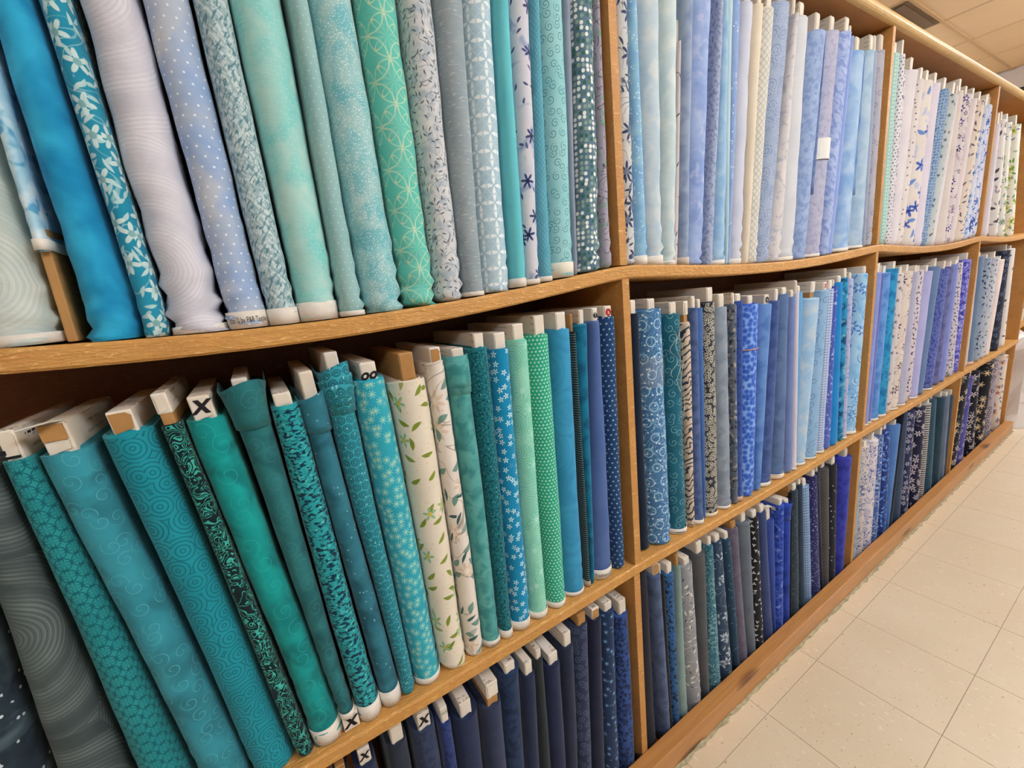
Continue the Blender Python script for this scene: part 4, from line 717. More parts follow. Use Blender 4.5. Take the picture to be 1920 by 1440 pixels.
    {'n': 119, 'row': 'M', 'far': True, 'label': 'cornflower blue watercolour bolt, third from left, middle shelf, third bay', 'g': (1.7758, 1.8486, 1.7774, 1.8591, 0.5756, 0.0125, 0.6373), 'ceil': 1.2795, 'bp': 0.0278, 'c': ('#5a8ccc', '#6a9ad4', 0.05, [('bl', '#4a7cc0', 0.04, 0.56, 4, 1, 0)]), 'mute': 1.0, 'o': {'sv': 0.012}},
    {'n': 120, 'row': 'M', 'far': True, 'label': 'teal blue marbled bolt with soft swirls, fourth from left, middle shelf, third bay', 'g': (1.8486, 1.9246, 1.8591, 1.9244, 0.5876, 0.0115, 0.6362), 'ceil': 1.2753, 'bp': 0.0289, 'c': ('#2a8cbc', '#3a9cc6', 0.04, [('bl', '#1a70a4', 0.03, 0.55, 5, 1, 0)]), 'mute': 1.0, 'o': {'sv': 0.012}},
    {'n': 121, 'row': 'M', 'far': True, 'label': 'white bolt with small grey flowers, fifth from left, middle shelf, third bay', 'g': (1.9246, 1.9639, 1.9289, 1.9845, 0.5661, 0.0128, 0.6355), 'ceil': 1.2719, 'bp': 0.0276, 'c': ('#ccc2c2', '#d4cac8', 0.1, [('fl', '#8c7f88', 0.026, 0.009, 5, 0.85, 1, '#50485a')]), 'mute': 1.0, 'o': {}},
    {'n': 122, 'row': 'M', 'far': True, 'label': 'cream bolt with dark line florals, sixth from left, middle shelf, third bay', 'g': (1.972, 2.057, 2.0081, 2.0931, 0.5697, 0.0128, 0.6347), 'ceil': 1.268, 'bp': 0.0283, 'c': ('#d2c4ba', '#dacdc2', 0.1, [('fl', '#50465a', 0.055, 0.018, 6, 0.8, 1, '#cfc0b8'), ('iso', '#6e6470', 0.05, 0.014, 1)]), 'mute': 1.0, 'o': {'sv': 0.01}},
    {'n': 123, 'row': 'M', 'far': True, 'label': 'lilac grey plain bolt, seventh from left, middle shelf, third bay', 'g': (2.057, 2.1301, 2.0931, 2.1248, 0.5618, 0.011, 0.634), 'ceil': 1.2661, 'bp': 0.0296, 'c': ('#a9a9c2', '#b2b2c8', 0.08, []), 'mute': 1.0, 'o': {'sv': 0.01}},
    {'n': 124, 'row': 'M', 'far': True, 'label': 'cream bolt with purple leaves, eighth from left, middle shelf, third bay', 'g': (2.1301, 2.1869, 2.1319, 2.2169, 0.5667, 0.0128, 0.6336), 'ceil': 1.2647, 'bp': 0.0213, 'c': ('#cbbfc4', '#d2c8ca', 0.1, [('lf', '#5d5478', 0.018, 0.008, 0.0032, 0.9, 1)]), 'mute': 1.0, 'o': {}},
    {'n': 125, 'row': 'M', 'far': True, 'label': 'plain lavender bolt, seventh from right, middle shelf, third bay', 'g': (2.2003, 2.2853, 2.2334, 2.3184, 0.5564, 0.0117, 0.6333), 'ceil': 1.2638, 'bp': 0.0277, 'c': ('#a3a4d2', '#adaed8', 0.08, []), 'mute': 1.0, 'o': {'sv': 0.01}},
    {'n': 126, 'row': 'M', 'far': True, 'label': 'steel grey blue bolt, sixth from right, middle shelf, third bay', 'g': (2.2853, 2.3538, 2.3395, 2.4245, 0.5706, 0.0135, 0.6333), 'ceil': 1.2647, 'bp': 0.0369, 'c': ('#5e769c', '#6880a6', 0.06, []), 'mute': 1.0, 'o': {}},
    {'n': 127, 'row': 'M', 'far': True, 'label': 'wide violet navy batik bolt, fifth from right, middle shelf, third bay', 'g': (2.3908, 2.4758, 2.4554, 2.5404, 0.5539, 0.0115, 0.6337), 'ceil': 1.2678, 'bp': 0.0362, 'c': ('#5a68ac', '#6674b4', 0.03, [('bl', '#3e4a90', 0.01, 0.55, 7, 1.3, 0.5)]), 'mute': 1.0, 'o': {'sv': 0.01}},
    {'n': 128, 'row': 'M', 'far': True, 'label': 'slate violet bolt, fourth from right, middle shelf, third bay', 'g': (2.4969, 2.5819, 2.5404, 2.6076, 0.5577, 0.0132, 0.6346), 'ceil': 1.2709, 'bp': 0.0247, 'c': ('#666a9c', '#7074a6', 0.04, [('bl', '#565a8e', 0.03, 0.56, 5, 1, 0)]), 'mute': 1.0, 'o': {}},
    {'n': 129, 'row': 'M', 'far': True, 'label': 'lavender blue plain bolt, third from right, middle shelf, third bay', 'g': (2.5819, 2.653, 2.6076, 2.6524, 0.5629, 0.0119, 0.6356), 'ceil': 1.2736, 'bp': 0.0222, 'c': ('#7d88cc', '#8792d2', 0.06, []), 'mute': 1.0, 'o': {}},
    {'n': 130, 'row': 'M', 'far': True, 'label': 'grey white bolt with leaf sprigs, second from right, middle shelf, third bay', 'g': (2.709, 2.794, 2.6564, 2.7414, 0.565, 0.0133, 0.6371), 'ceil': 1.2774, 'bp': 0.0319, 'c': ('#c2bcc8', '#cac4ce', 0.1, [('lf', '#4e4c66', 0.017, 0.0075, 0.0028, 0.9, 1)]), 'mute': 1.0, 'o': {}},
    {'n': 131, 'row': 'M', 'far': True, 'label': 'wide blue violet scribble bolt, first from right, middle shelf, third bay', 'g': (2.794, 2.8665, 2.7913, 2.8665, 0.5724, 0.0135, 0.6387), 'ceil': 1.285, 'bp': 0.0343, 'c': ('#5a5ec8', '#6668ce', 0.04, [('iso', '#c9c4e4', 0.022, 0.06, 1), ('bl', '#3c40a4', 0.025, 0.58, 6, 1, 0)]), 'mute': 1.0, 'o': {}},
    {'n': 132, 'row': 'M', 'far': True, 'label': 'sliver of white bolt behind the far post, first from left, middle shelf, farthest bay', 'g': (2.9639, 3.0017, 2.926, 2.9734, 0.5579, 0.0127, 0.6381), 'ceil': 1.2856, 'bp': 0.0332, 'c': ('#d0c8cc', '#d6ced2', 0.1, []), 'mute': 1.0, 'o': {}},
    {'n': 133, 'row': 'M', 'far': True, 'label': 'wide steel blue bolt in the farthest bay, second from left, middle shelf, farthest bay', 'g': (3.0438, 3.1288, 3.0045, 3.0895, 0.5791, 0.0123, 0.6368), 'ceil': 1.2811, 'bp': 0.0219, 'c': ('#5f7796', '#6a82a0', 0.06, []), 'mute': 1.0, 'o': {'sv': 0.02, 'svc': '#d8b8a4'}},
    {'n': 134, 'row': 'M', 'far': True, 'label': 'grey bolt with navy leaves, third from left, middle shelf, farthest bay', 'g': (3.1569, 3.2419, 3.1442, 3.2292, 0.5662, 0.0124, 0.6351), 'ceil': 1.2751, 'bp': 0.0201, 'c': ('#8e9cb0', '#98a6b8', 0.08, [('lf', '#2b3350', 0.026, 0.011, 0.0042, 0.85, 1)]), 'mute': 1.0, 'o': {}},
    {'n': 135, 'row': 'M', 'far': True, 'label': 'pale grey leaf bolt, fourth from left, middle shelf, farthest bay', 'g': (3.2643, 3.3493, 3.2869, 3.3719, 0.5635, 0.0106, 0.634), 'ceil': 1.2711, 'bp': 0.0339, 'c': ('#b6bac6', '#c0c4cc', 0.08, [('lf', '#6a7086', 0.024, 0.01, 0.004, 0.8, 1)]), 'mute': 1.0, 'o': {}},
    {'n': 136, 'row': 'M', 'far': True, 'label': 'plain pink white bolt, third from right, middle shelf, farthest bay', 'g': (3.3493, 3.4273, 3.4111, 3.4961, 0.5458, 0.0102, 0.6334), 'ceil': 1.2698, 'bp': 0.0217, 'c': ('#d9c8c4', '#e0d0ca', 0.1, []), 'mute': 1.0, 'o': {}},
    {'n': 137, 'row': 'M', 'far': True, 'label': 'black navy floral bolt, second from right, middle shelf, farthest bay', 'g': (3.5537, 3.6387, 3.5167, 3.6017, 0.5915, 0.0104, 0.6334), 'ceil': 1.2704, 'bp': 0.0358, 'c': ('#262a3e', '#2e3248', 0.08, [('fl', '#6d7490', 0.035, 0.013, 6, 0.8, 1, '#20243a'), ('lf', '#4c6a5c', 0.03, 0.01, 0.004, 0.6, 3)]), 'mute': 1.0, 'o': {}},
    {'n': 138, 'row': 'M', 'far': True, 'label': 'white bolt with grey ripples against the end panel, first from right, middle shelf, farthest bay', 'g': (3.6913, 3.7763, 3.6248, 3.7098, 0.5974, 0.0107, 0.6346), 'ceil': 1.2725, 'bp': 0.0204, 'c': ('#d6cfca', '#dcd5d0', 0.1, [('lf', '#3a3a46', 0.045, 0.012, 0.006, 0.5, 1)]), 'mute': 1.0, 'o': {}},
    {'n': 139, 'row': 'B', 'far': False, 'label': 'dark navy bolt whose brown board just shows, first from left, bottom row, nearest bay', 'g': (-0.2951, -0.2486, -0.2708, -0.2444, 0.535, 0.0154, 0.012), 'ceil': 0.5999, 'bp': 0.0222, 'c': ('#1c2438', '#222b40', 0.06, []), 'mute': 1.0, 'o': {'bd': 'brown'}},
    {'n': 140, 'row': 'B', 'far': False, 'label': 'midnight blue bolt with black X on white board, second from left, bottom row, nearest bay', 'g': (-0.2322, -0.2016, -0.2378, -0.1997, 0.53, 0.0154, 0.012), 'ceil': 0.5998, 'bp': 0.0321, 'c': ('#1d2744', '#24304e', 0.05, []), 'mute': 1.0, 'o': {'logo': 'X'}},
    {'n': 141, 'row': 'B', 'far': False, 'label': 'charcoal navy bolt with plain white board, third from left, bottom row, nearest bay', 'g': (-0.1917, -0.1514, -0.1823, -0.1447, 0.532, 0.0153, 0.012), 'ceil': 0.5998, 'bp': 0.0371, 'c': ('#222a3a', '#2a3242', 0.06, []), 'mute': 1.0, 'o': {}},
    {'n': 142, 'row': 'B', 'far': False, 'label': 'slate navy bolt with X on its board, fourth from left, bottom row, nearest bay', 'g': (-0.1514, -0.0999, -0.1374, -0.0923, 0.5271, 0.0143, 0.012), 'ceil': 0.5999, 'bp': 0.0344, 'c': ('#2d3a58', '#354264', 0.03, [('bl', '#26314c', 0.01, 0.55, 7, 1, 0)]), 'mute': 1.0, 'o': {'logo': 'X'}},
    {'n': 143, 'row': 'B', 'far': False, 'label': 'narrow royal navy bolt with green printed board, fifth from left, bottom row, nearest bay', 'g': (-0.0999, -0.0686, -0.09, -0.0651, 0.5156, 0.0121, 0.012), 'ceil': 0.6001, 'bp': 0.0338, 'c': ('#233670', '#2b3f7c', 0.04, [('bl', '#1b2b5c', 0.012, 0.56, 7, 1, 0)]), 'mute': 1.0, 'o': {'logo': 'WP'}},
    {'n': 144, 'row': 'B', 'far': False, 'label': 'wide midnight navy bolt rolled thick, sixth from left, bottom row, nearest bay', 'g': (-0.0686, -0.0224, -0.0625, -0.0072, 0.496, 0.014, 0.012), 'ceil': 0.6004, 'bp': 0.0329, 'c': ('#1e2a4a', '#253152', 0.07, []), 'mute': 1.0, 'o': {}},
    {'n': 145, 'row': 'B', 'far': False, 'label': 'dull grey navy bolt with board in white cap, seventh from left, bottom row, nearest bay', 'g': (-0.0224, 0.0213, -0.0024, 0.0444, 0.4859, 0.0124, 0.012), 'ceil': 0.6009, 'bp': 0.0335, 'c': ('#2a3450', '#333d5a', 0.06, []), 'mute': 1.0, 'o': {'bd': 'cap', 'bp': 0.05}},
    {'n': 146, 'row': 'B', 'far': False, 'label': 'navy bolt with dark tone print, eighth from left, bottom row, nearest bay', 'g': (0.0233, 0.0684, 0.0444, 0.0929, 0.5301, 0.0157, 0.012), 'ceil': 0.6015, 'bp': 0.0211, 'c': ('#1c3254', '#23395c', 0.04, [('bl', '#142543', 0.018, 0.55, 6, 1, 0)]), 'mute': 1.0, 'o': {}},
    {'n': 147, 'row': 'B', 'far': False, 'label': 'narrow ink navy bolt with stamped board, eighth from right, bottom row, nearest bay', 'g': (0.0701, 0.1008, 0.0929, 0.1262, 0.4991, 0.0133, 0.012), 'ceil': 0.6021, 'bp': 0.0302, 'c': ('#1f2946', '#26304e', 0.06, []), 'mute': 1.0, 'o': {}},
    {'n': 148, 'row': 'B', 'far': False, 'label': 'green black bolt, seventh from right, bottom row, nearest bay', 'g': (0.1028, 0.1326, 0.1262, 0.1497, 0.5193, 0.0153, 0.012), 'ceil': 0.6025, 'bp': 0.0244, 'c': ('#232a2e', '#2a3135', 0.06, []), 'mute': 1.0, 'o': {}},
    {'n': 149, 'row': 'B', 'far': False, 'label': 'ink blue bolt under long printed board, sixth from right, bottom row, nearest bay', 'g': (0.1326, 0.1752, 0.1504, 0.1952, 0.4872, 0.0127, 0.012), 'ceil': 0.6031, 'bp': 0.0245, 'c': ('#1c2444', '#222b4c', 0.07, []), 'mute': 1.0, 'o': {}},
    {'n': 150, 'row': 'B', 'far': False, 'label': 'smooth charcoal navy bolt, fifth from right, bottom row, nearest bay', 'g': (0.1752, 0.2077, 0.1966, 0.2336, 0.5051, 0.0145, 0.012), 'ceil': 0.6039, 'bp': 0.0336, 'c': ('#222940', '#292f48', 0.06, []), 'mute': 1.0, 'o': {}},
    {'n': 151, 'row': 'B', 'far': False, 'label': 'slate navy bolt with pale swirls, fourth from right, bottom row, nearest bay', 'g': (0.2088, 0.2503, 0.2336, 0.2817, 0.5376, 0.0136, 0.012), 'ceil': 0.6047, 'bp': 0.0266, 'c': ('#252e4a', '#2c3552', 0.05, [('sp', '#6d7a98', 0.02, 0.0085, 1.8, 0.1, 1)]), 'mute': 1.0, 'o': {'bd': 'brown'}},
    {'n': 152, 'row': 'B', 'far': False, 'label': 'near black navy plain bolt, third from right, bottom row, nearest bay', 'g': (0.2531, 0.2941, 0.2817, 0.3188, 0.5288, 0.0136, 0.012), 'ceil': 0.6055, 'bp': 0.0263, 'c': ('#1a2038', '#20263e', 0.06, []), 'mute': 1.0, 'o': {'bd': 'brownend'}},
    {'n': 153, 'row': 'B', 'far': False, 'label': 'navy bolt with blue stars, second from right, bottom row, nearest bay', 'g': (0.2964, 0.346, 0.3188, 0.3599, 0.5286, 0.0137, 0.012), 'ceil': 0.6063, 'bp': 0.0215, 'c': ('#1c3154', '#24395c', 0.06, [('fl', '#5a86b4', 0.022, 0.0062, 6, 0.8, 1, '#9cc0da'), ('gl', '#6a90b4', 0.006, 0.95)]), 'mute': 1.0, 'o': {}},
    {'n': 154, 'row': 'B', 'far': False, 'label': 'blue bolt with black leaf spots by near post, first from right, bottom row, nearest bay', 'g': (0.3502, 0.4075, 0.3603, 0.4075, 0.4968, 0.014, 0.012), 'ceil': 0.6071, 'bp': 0.0375, 'c': ('#2c4a86', '#365494', 0.06, [('fl', '#131a30', 0.015, 0.0075, 4, 0.9, 1, '#131a30'), ('bl', '#1f3566', 0.015, 0.6, 8, 1, 0)]), 'mute': 1.0, 'o': {}},
    {'n': 155, 'row': 'B', 'far': False, 'label': 'black plum plain bolt against the near post, first from left, bottom row, second bay', 'g': (0.446, 0.5062, 0.4457, 0.4868, 0.5745, 0.0257, 0.012), 'ceil': 0.6073, 'bp': 0.0335, 'c': ('#1d1b26', '#23212c', 0.06, []), 'mute': 1.0, 'o': {}},
    {'n': 156, 'row': 'B', 'far': False, 'label': 'slate blue suede-look bolt, second from left, bottom row, second bay', 'g': (0.5062, 0.5446, 0.4882, 0.5235, 0.5447, 0.0126, 0.012), 'ceil': 0.6066, 'bp': 0.0324, 'c': ('#4a5a7e', '#546488', 0.05, [('bl', '#41506f', 0.03, 0.55, 5, 1, 0)]), 'mute': 1.0, 'o': {'bd': 'brownend'}},
    {'n': 157, 'row': 'B', 'far': False, 'label': 'thin black bolt with tiny tan dots, third from left, bottom row, second bay', 'g': (0.5446, 0.5546, 0.5235, 0.5354, 0.5286, 0.019, 0.012), 'ceil': 0.6062, 'bp': 0.0321, 'c': ('#1c1c22', '#222228', 0.06, [('dt', '#8a7c68', 0.006, 0.0011)]), 'mute': 1.0, 'o': {}},
    {'n': 158, 'row': 'B', 'far': False, 'label': 'blue batik leaf bolt, fourth from left, bottom row, second bay', 'g': (0.5546, 0.5822, 0.5357, 0.5771, 0.5248, 0.0141, 0.012), 'ceil': 0.6056, 'bp': 0.0287, 'c': ('#2c5a8c', '#346498', 0.04, [('bl', '#16243c', 0.009, 0.56, 8, 1.3, 0.6)]), 'mute': 1.0, 'o': {}},
    {'n': 159, 'row': 'B', 'far': False, 'label': 'sage grey bolt on brown board, fifth from left, bottom row, second bay', 'g': (0.583, 0.6257, 0.5771, 0.5969, 0.532, 0.0146, 0.012), 'ceil': 0.605, 'bp': 0.0362, 'c': ('#7c9490', '#869e9a', 0.06, []), 'mute': 1.0, 'o': {'bd': 'brown'}},
    {'n': 160, 'row': 'B', 'far': False, 'label': 'grey bolt with white leafy vines, sixth from left, bottom row, second bay', 'g': (0.6283, 0.6945, 0.5992, 0.6571, 0.516, 0.0126, 0.012), 'ceil': 0.6042, 'bp': 0.0217, 'c': ('#8a8c90', '#94969a', 0.1, [('iso', '#d2cec6', 0.055, 0.014, 1), ('lf', '#dcd6cc', 0.022, 0.0085, 0.003, 0.55, 1), ('lf', '#5c5c62', 0.026, 0.007, 0.0022, 0.45, 5)]), 'mute': 1.0, 'o': {'wr': 1.8}},
    {'n': 161, 'row': 'B', 'far': False, 'label': 'plain dark warm grey bolt, seventh from left, bottom row, second bay', 'g': (0.6953, 0.7283, 0.6571, 0.714, 0.5235, 0.015, 0.012), 'ceil': 0.6032, 'bp': 0.0365, 'c': ('#4a4b4e', '#525356', 0.06, []), 'mute': 1.0, 'o': {}},
    {'n': 162, 'row': 'B', 'far': False, 'label': 'teal bolt with scribbled florals, eighth from left, bottom row, second bay', 'g': (0.7286, 0.7923, 0.714, 0.741, 0.532, 0.0141, 0.012), 'ceil': 0.6025, 'bp': 0.028, 'c': ('#2c6476', '#367082', 0.05, [('iso', '#8fb8bc', 0.018, 0.05, 1)]), 'mute': 1.0, 'o': {}},
    {'n': 163, 'row': 'B', 'far': False, 'label': 'navy bolt with white hibiscus flowers, ninth from left, bottom row, second bay', 'g': (0.7923, 0.8601, 0.741, 0.7891, 0.5268, 0.0149, 0.012), 'ceil': 0.6019, 'bp': 0.0233, 'c': ('#2a3e56', '#324660', 0.08, [('fl', '#b9c4cc', 0.055, 0.019, 5, 0.75, 1, '#5c6c80'), ('lf', '#a4b2bc', 0.024, 0.009, 0.003, 0.45, 4), ('iso', '#8c9cac', 0.06, 0.01, 1)]), 'mute': 1.0, 'o': {}},
    {'n': 164, 'row': 'B', 'far': False, 'label': 'dark teal navy bolt with sprinkles, tenth from left, bottom row, second bay', 'g': (0.8606, 0.8858, 0.7891, 0.8232, 0.5182, 0.0131, 0.012), 'ceil': 0.6014, 'bp': 0.0236, 'c': ('#213f56', '#284860', 0.05, [('gl', '#7f9cac', 0.006, 0.93)]), 'mute': 1.0, 'o': {}},
    {'n': 165, 'row': 'B', 'far': False, 'label': 'mauve grey bolt with scroll lines, eleventh from left, bottom row, second bay', 'g': (0.8863, 0.9382, 0.8232, 0.8661, 0.5354, 0.0143, 0.012), 'ceil': 0.6009, 'bp': 0.0257, 'c': ('#5c5668', '#666072', 0.06, [('sp', '#8a8496', 0.026, 0.011, 1.7, 0.06, 1)]), 'mute': 1.0, 'o': {'bd': 'brown'}},
    {'n': 166, 'row': 'B', 'far': False, 'label': 'wide plain pewter grey bolt, twelfth from left, bottom row, second bay', 'g': (0.9383, 0.9827, 0.8661, 0.9339, 0.5344, 0.0129, 0.012), 'ceil': 0.6004, 'bp': 0.0324, 'c': ('#5a636e', '#646d78', 0.06, []), 'mute': 1.0, 'o': {}},
    {'n': 167, 'row': 'B', 'far': False, 'label': 'black bolt with white flower buds, thirteenth from left, bottom row, second bay', 'g': (0.9827, 1.0397, 0.9363, 0.9782, 0.5256, 0.0158, 0.012), 'ceil': 0.6, 'bp': 0.0253, 'c': ('#17171c', '#1d1d22', 0.06, [('fl', '#cfcac4', 0.021, 0.0062, 3, 0.85, 1, '#cfcac4')]), 'mute': 1.0, 'o': {}},
    {'n': 168, 'row': 'B', 'far': False, 'label': 'dusky navy plain bolt, thirteenth from right, bottom row, second bay', 'g': (1.0402, 1.0959, 0.9782, 1.0176, 0.5285, 0.0148, 0.012), 'ceil': 0.5999, 'bp': 0.0274, 'c': ('#33426e', '#3b4a78', 0.06, []), 'mute': 1.0, 'o': {}},
    {'n': 169, 'row': 'B', 'far': False, 'label': 'royal navy bolt under white board with paper tag, twelfth from right, bottom row, second bay', 'g': (1.0959, 1.1059, 1.0191, 1.0877, 0.4761, 0.0194, 0.012), 'ceil': 0.5998, 'bp': 0.0305, 'c': ('#28408c', '#304896', 0.06, []), 'mute': 1.0, 'o': {'bd': 'white', 'bp': 0.045, 'tag': 1}},
    {'n': 170, 'row': 'B', 'far': False, 'label': 'royal blue marbled swirl bolt, eleventh from right, bottom row, second bay', 'g': (1.1059, 1.1542, 1.0877, 1.1212, 0.5137, 0.0131, 0.012), 'ceil': 0.5999, 'bp': 0.0239, 'c': ('#2c4cae', '#3c5cba', 0.03, [('bl', '#1c348c', 0.016, 0.55, 6, 1, 0), ('bl', '#7c98dc', 0.02, 0.66, 7, 1, 0)]), 'mute': 1.0, 'o': {}},
    {'n': 171, 'row': 'B', 'far': False, 'label': 'cobalt blue bolt with curled top edge, tenth from right, bottom row, second bay', 'g': (1.1543, 1.1943, 1.1216, 1.1635, 0.4928, 0.0121, 0.012), 'ceil': 0.6, 'bp': 0.0286, 'c': ('#1f3c9c', '#2846a8', 0.05, [('bl', '#182f7c', 0.05, 0.56, 4, 1, 0)]), 'mute': 1.0, 'o': {'loose': [(0.02, 0.004)]}},
    {'n': 172, 'row': 'B', 'far': False, 'label': 'sliver of black bolt among cobalt blues, ninth from right, bottom row, second bay', 'g': (1.1977, 1.2094, 1.1635, 1.1742, 0.5324, 0.0175, 0.012), 'ceil': 0.6002, 'bp': 0.0231, 'c': ('#1a1e28', '#20242e', 0.06, []), 'mute': 1.0, 'o': {'bd': 'brown'}},
    {'n': 173, 'row': 'B', 'far': False, 'label': 'dark green grey tweed bolt, eighth from right, bottom row, second bay', 'g': (1.21, 1.2691, 1.1742, 1.2127, 0.5349, 0.0134, 0.012), 'ceil': 0.6004, 'bp': 0.0258, 'c': ('#2c3a44', '#34424c', 0.04, [('bl', '#4a5a60', 0.01, 0.62, 7, 1, 0)]), 'mute': 1.0, 'o': {}},
    {'n': 174, 'row': 'B', 'far': False, 'label': 'smooth dark teal bolt, seventh from right, bottom row, second bay', 'g': (1.2719, 1.3187, 1.2127, 1.2407, 0.5438, 0.0151, 0.012), 'ceil': 0.6007, 'bp': 0.0226, 'c': ('#27394c', '#2f4154', 0.06, []), 'mute': 1.0, 'o': {}},
    {'n': 175, 'row': 'B', 'far': False, 'label': 'blue woven plaid bolt, sixth from right, bottom row, second bay', 'g': (1.3192, 1.3657, 1.2411, 1.3064, 0.5194, 0.016, 0.012), 'ceil': 0.6012, 'bp': 0.0286, 'c': ('#7d9cc0', '#88a6c8', 0.1, [('ln', '#3c5c90', 0, 0.008, 0.0016), ('ln', '#3c5c90', 1.5708, 0.008, 0.0016), ('ln', '#b9cde0', 1.5708, 0.011, 0.0012)]), 'mute': 1.0, 'o': {}},
    {'n': 176, 'row': 'B', 'far': False, 'label': 'navy violet bolt with white flecks, fifth from right, bottom row, second bay', 'g': (1.3679, 1.4468, 1.3064, 1.3423, 0.5413, 0.0144, 0.012), 'ceil': 0.6018, 'bp': 0.0284, 'c': ('#26285c', '#2e3066', 0.05, [('bl', '#b4b4d4', 0.008, 0.67, 9, 1, 0)]), 'mute': 1.0, 'o': {}},
    {'n': 177, 'row': 'B', 'far': False, 'label': 'sliver of dark slate bolt, fourth from right, bottom row, second bay', 'g': (1.4468, 1.4568, 1.3423, 1.3687, 0.5469, 0.0193, 0.012), 'ceil': 0.6023, 'bp': 0.0348, 'c': ('#2c3444', '#343c4c', 0.06, []), 'mute': 1.0, 'o': {}},
    {'n': 178, 'row': 'B', 'far': False, 'label': 'brown grey bolt with tan pin dots, third from right, bottom row, second bay', 'g': (1.4568, 1.4974, 1.3709, 1.4512, 0.5441, 0.0142, 0.012), 'ceil': 0.6032, 'bp': 0.0287, 'c': ('#3c3a3c', '#444244', 0.06, [('dt', '#948874', 0.009, 0.0013)]), 'mute': 1.0, 'o': {}},
    {'n': 179, 'row': 'B', 'far': False, 'label': 'black bolt with sparse white specks, second from right, bottom row, second bay', 'g': (1.4977, 1.5625, 1.4512, 1.5069, 0.5372, 0.0149, 0.012), 'ceil': 0.6045, 'bp': 0.0354, 'c': ('#1c1c24', '#22222a', 0.06, [('sd', '#b4b0ac', 0.022, 0.0024, 0.6, 1)]), 'mute': 1.0, 'o': {}},
    {'n': 180, 'row': 'B', 'far': False, 'label': 'wide violet blue velvet-look bolt by second post, first from right, bottom row, second bay', 'g': (1.5631, 1.6257, 1.5561, 1.6405, 0.5289, 0.0136, 0.012), 'ceil': 0.6068, 'bp': 0.0332, 'c': ('#30389c', '#3a42a8', 0.05, [('bl', '#283088', 0.03, 0.56, 5, 1, 0)]), 'mute': 1.0, 'o': {}},
    {'n': 181, 'row': 'B', 'far': True, 'label': 'pale blue grey marbled bolt beside second post, first from left, bottom row, third bay', 'g': (1.679, 1.751, 1.666, 1.7273, 0.5227, 0.0158, 0.012), 'ceil': 0.6075, 'bp': 0.0284, 'c': ('#8ca4b4', '#9ab0bc', 0.04, [('bl', '#7890a4', 0.03, 0.56, 5, 1, 0)]), 'mute': 1.0, 'o': {}},
    {'n': 182, 'row': 'B', 'far': True, 'label': 'cream bolt with blue line flowers, second from left, bottom row, third bay', 'g': (1.7522, 1.7953, 1.7273, 1.7984, 0.524, 0.0129, 0.012), 'ceil': 0.6066, 'bp': 0.0242, 'c': ('#c8bebc', '#d0c6c2', 0.1, [('iso', '#5c6c98', 0.024, 0.06, 1)]), 'mute': 1.0, 'o': {}},
    {'n': 183, 'row': 'B', 'far': True, 'label': 'white bolt with blue paisley curls, third from left, bottom row, third bay', 'g': (1.8224, 1.9074, 1.8091, 1.8941, 0.527, 0.0149, 0.012), 'ceil': 0.6052, 'bp': 0.0322, 'c': ('#ccc6cc', '#d4ced2', 0.1, [('sp', '#35509c', 0.032, 0.013, 1.7, 0.14, 1), ('lf', '#4a62a8', 0.022, 0.008, 0.003, 0.5, 3)]), 'mute': 1.0, 'o': {}},
    {'n': 184, 'row': 'B', 'far': True, 'label': 'blue bolt with white floral scribbles, fourth from left, bottom row, third bay', 'g': (1.9096, 1.9555, 1.8941, 1.924, 0.5344, 0.0158, 0.012), 'ceil': 0.6044, 'bp': 0.0354, 'c': ('#3c5c9c', '#4666a6', 0.06, [('iso', '#b4c0d8', 0.022, 0.06, 1)]), 'mute': 1.0, 'o': {}},
    {'n': 185, 'row': 'B', 'far': True, 'label': 'navy bolt with bright blue leaves, fifth from left, bottom row, third bay', 'g': (1.9819, 2.0669, 1.924, 2.003, 0.5425, 0.013, 0.012), 'ceil': 0.6038, 'bp': 0.0234, 'c': ('#1f3474', '#273c7e', 0.06, [('lf', '#6c98d8', 0.026, 0.011, 0.0042, 0.9, 1), ('lf', '#3c6cc4', 0.022, 0.009, 0.0036, 0.7, 4)]), 'mute': 1.0, 'o': {}},
    {'n': 186, 'row': 'B', 'far': True, 'label': 'medium blue plain bolt, narrow at foot, sixth from left, bottom row, third bay', 'g': (2.0675, 2.0775, 2.0493, 2.1343, 0.528, 0.017, 0.012), 'ceil': 0.6025, 'bp': 0.0234, 'c': ('#4a74b4', '#5480bc', 0.06, []), 'mute': 1.0, 'o': {}},
    {'n': 187, 'row': 'B', 'far': True, 'label': 'black plain bolt between blues, seventh from left, bottom row, third bay', 'g': (2.0775, 2.1413, 2.1343, 2.1443, 0.5648, 0.0188, 0.012), 'ceil': 0.6022, 'bp': 0.0355, 'c': ('#1c1e2a', '#22242f', 0.06, []), 'mute': 1.0, 'o': {}},
    {'n': 188, 'row': 'B', 'far': True, 'label': 'dark slate blue suede bolt, eighth from left, bottom row, third bay', 'g': (2.1527, 2.2377, 2.1443, 2.1963, 0.5728, 0.0156, 0.012), 'ceil': 0.602, 'bp': 0.0246, 'c': ('#33445c', '#3b4c64', 0.06, []), 'mute': 1.0, 'o': {}},
    {'n': 189, 'row': 'B', 'far': True, 'label': 'navy bolt with white garden flowers, seventh from right, bottom row, third bay', 'g': (2.256, 2.341, 2.2161, 2.3011, 0.5571, 0.0155, 0.012), 'ceil': 0.6018, 'bp': 0.0256, 'c': ('#22284c', '#2a3056', 0.06, [('fl', '#c0bcc8', 0.03, 0.012, 6, 0.85, 1, '#4c5078'), ('lf', '#8c90b0', 0.02, 0.008, 0.003, 0.6, 4)]), 'mute': 1.0, 'o': {}},
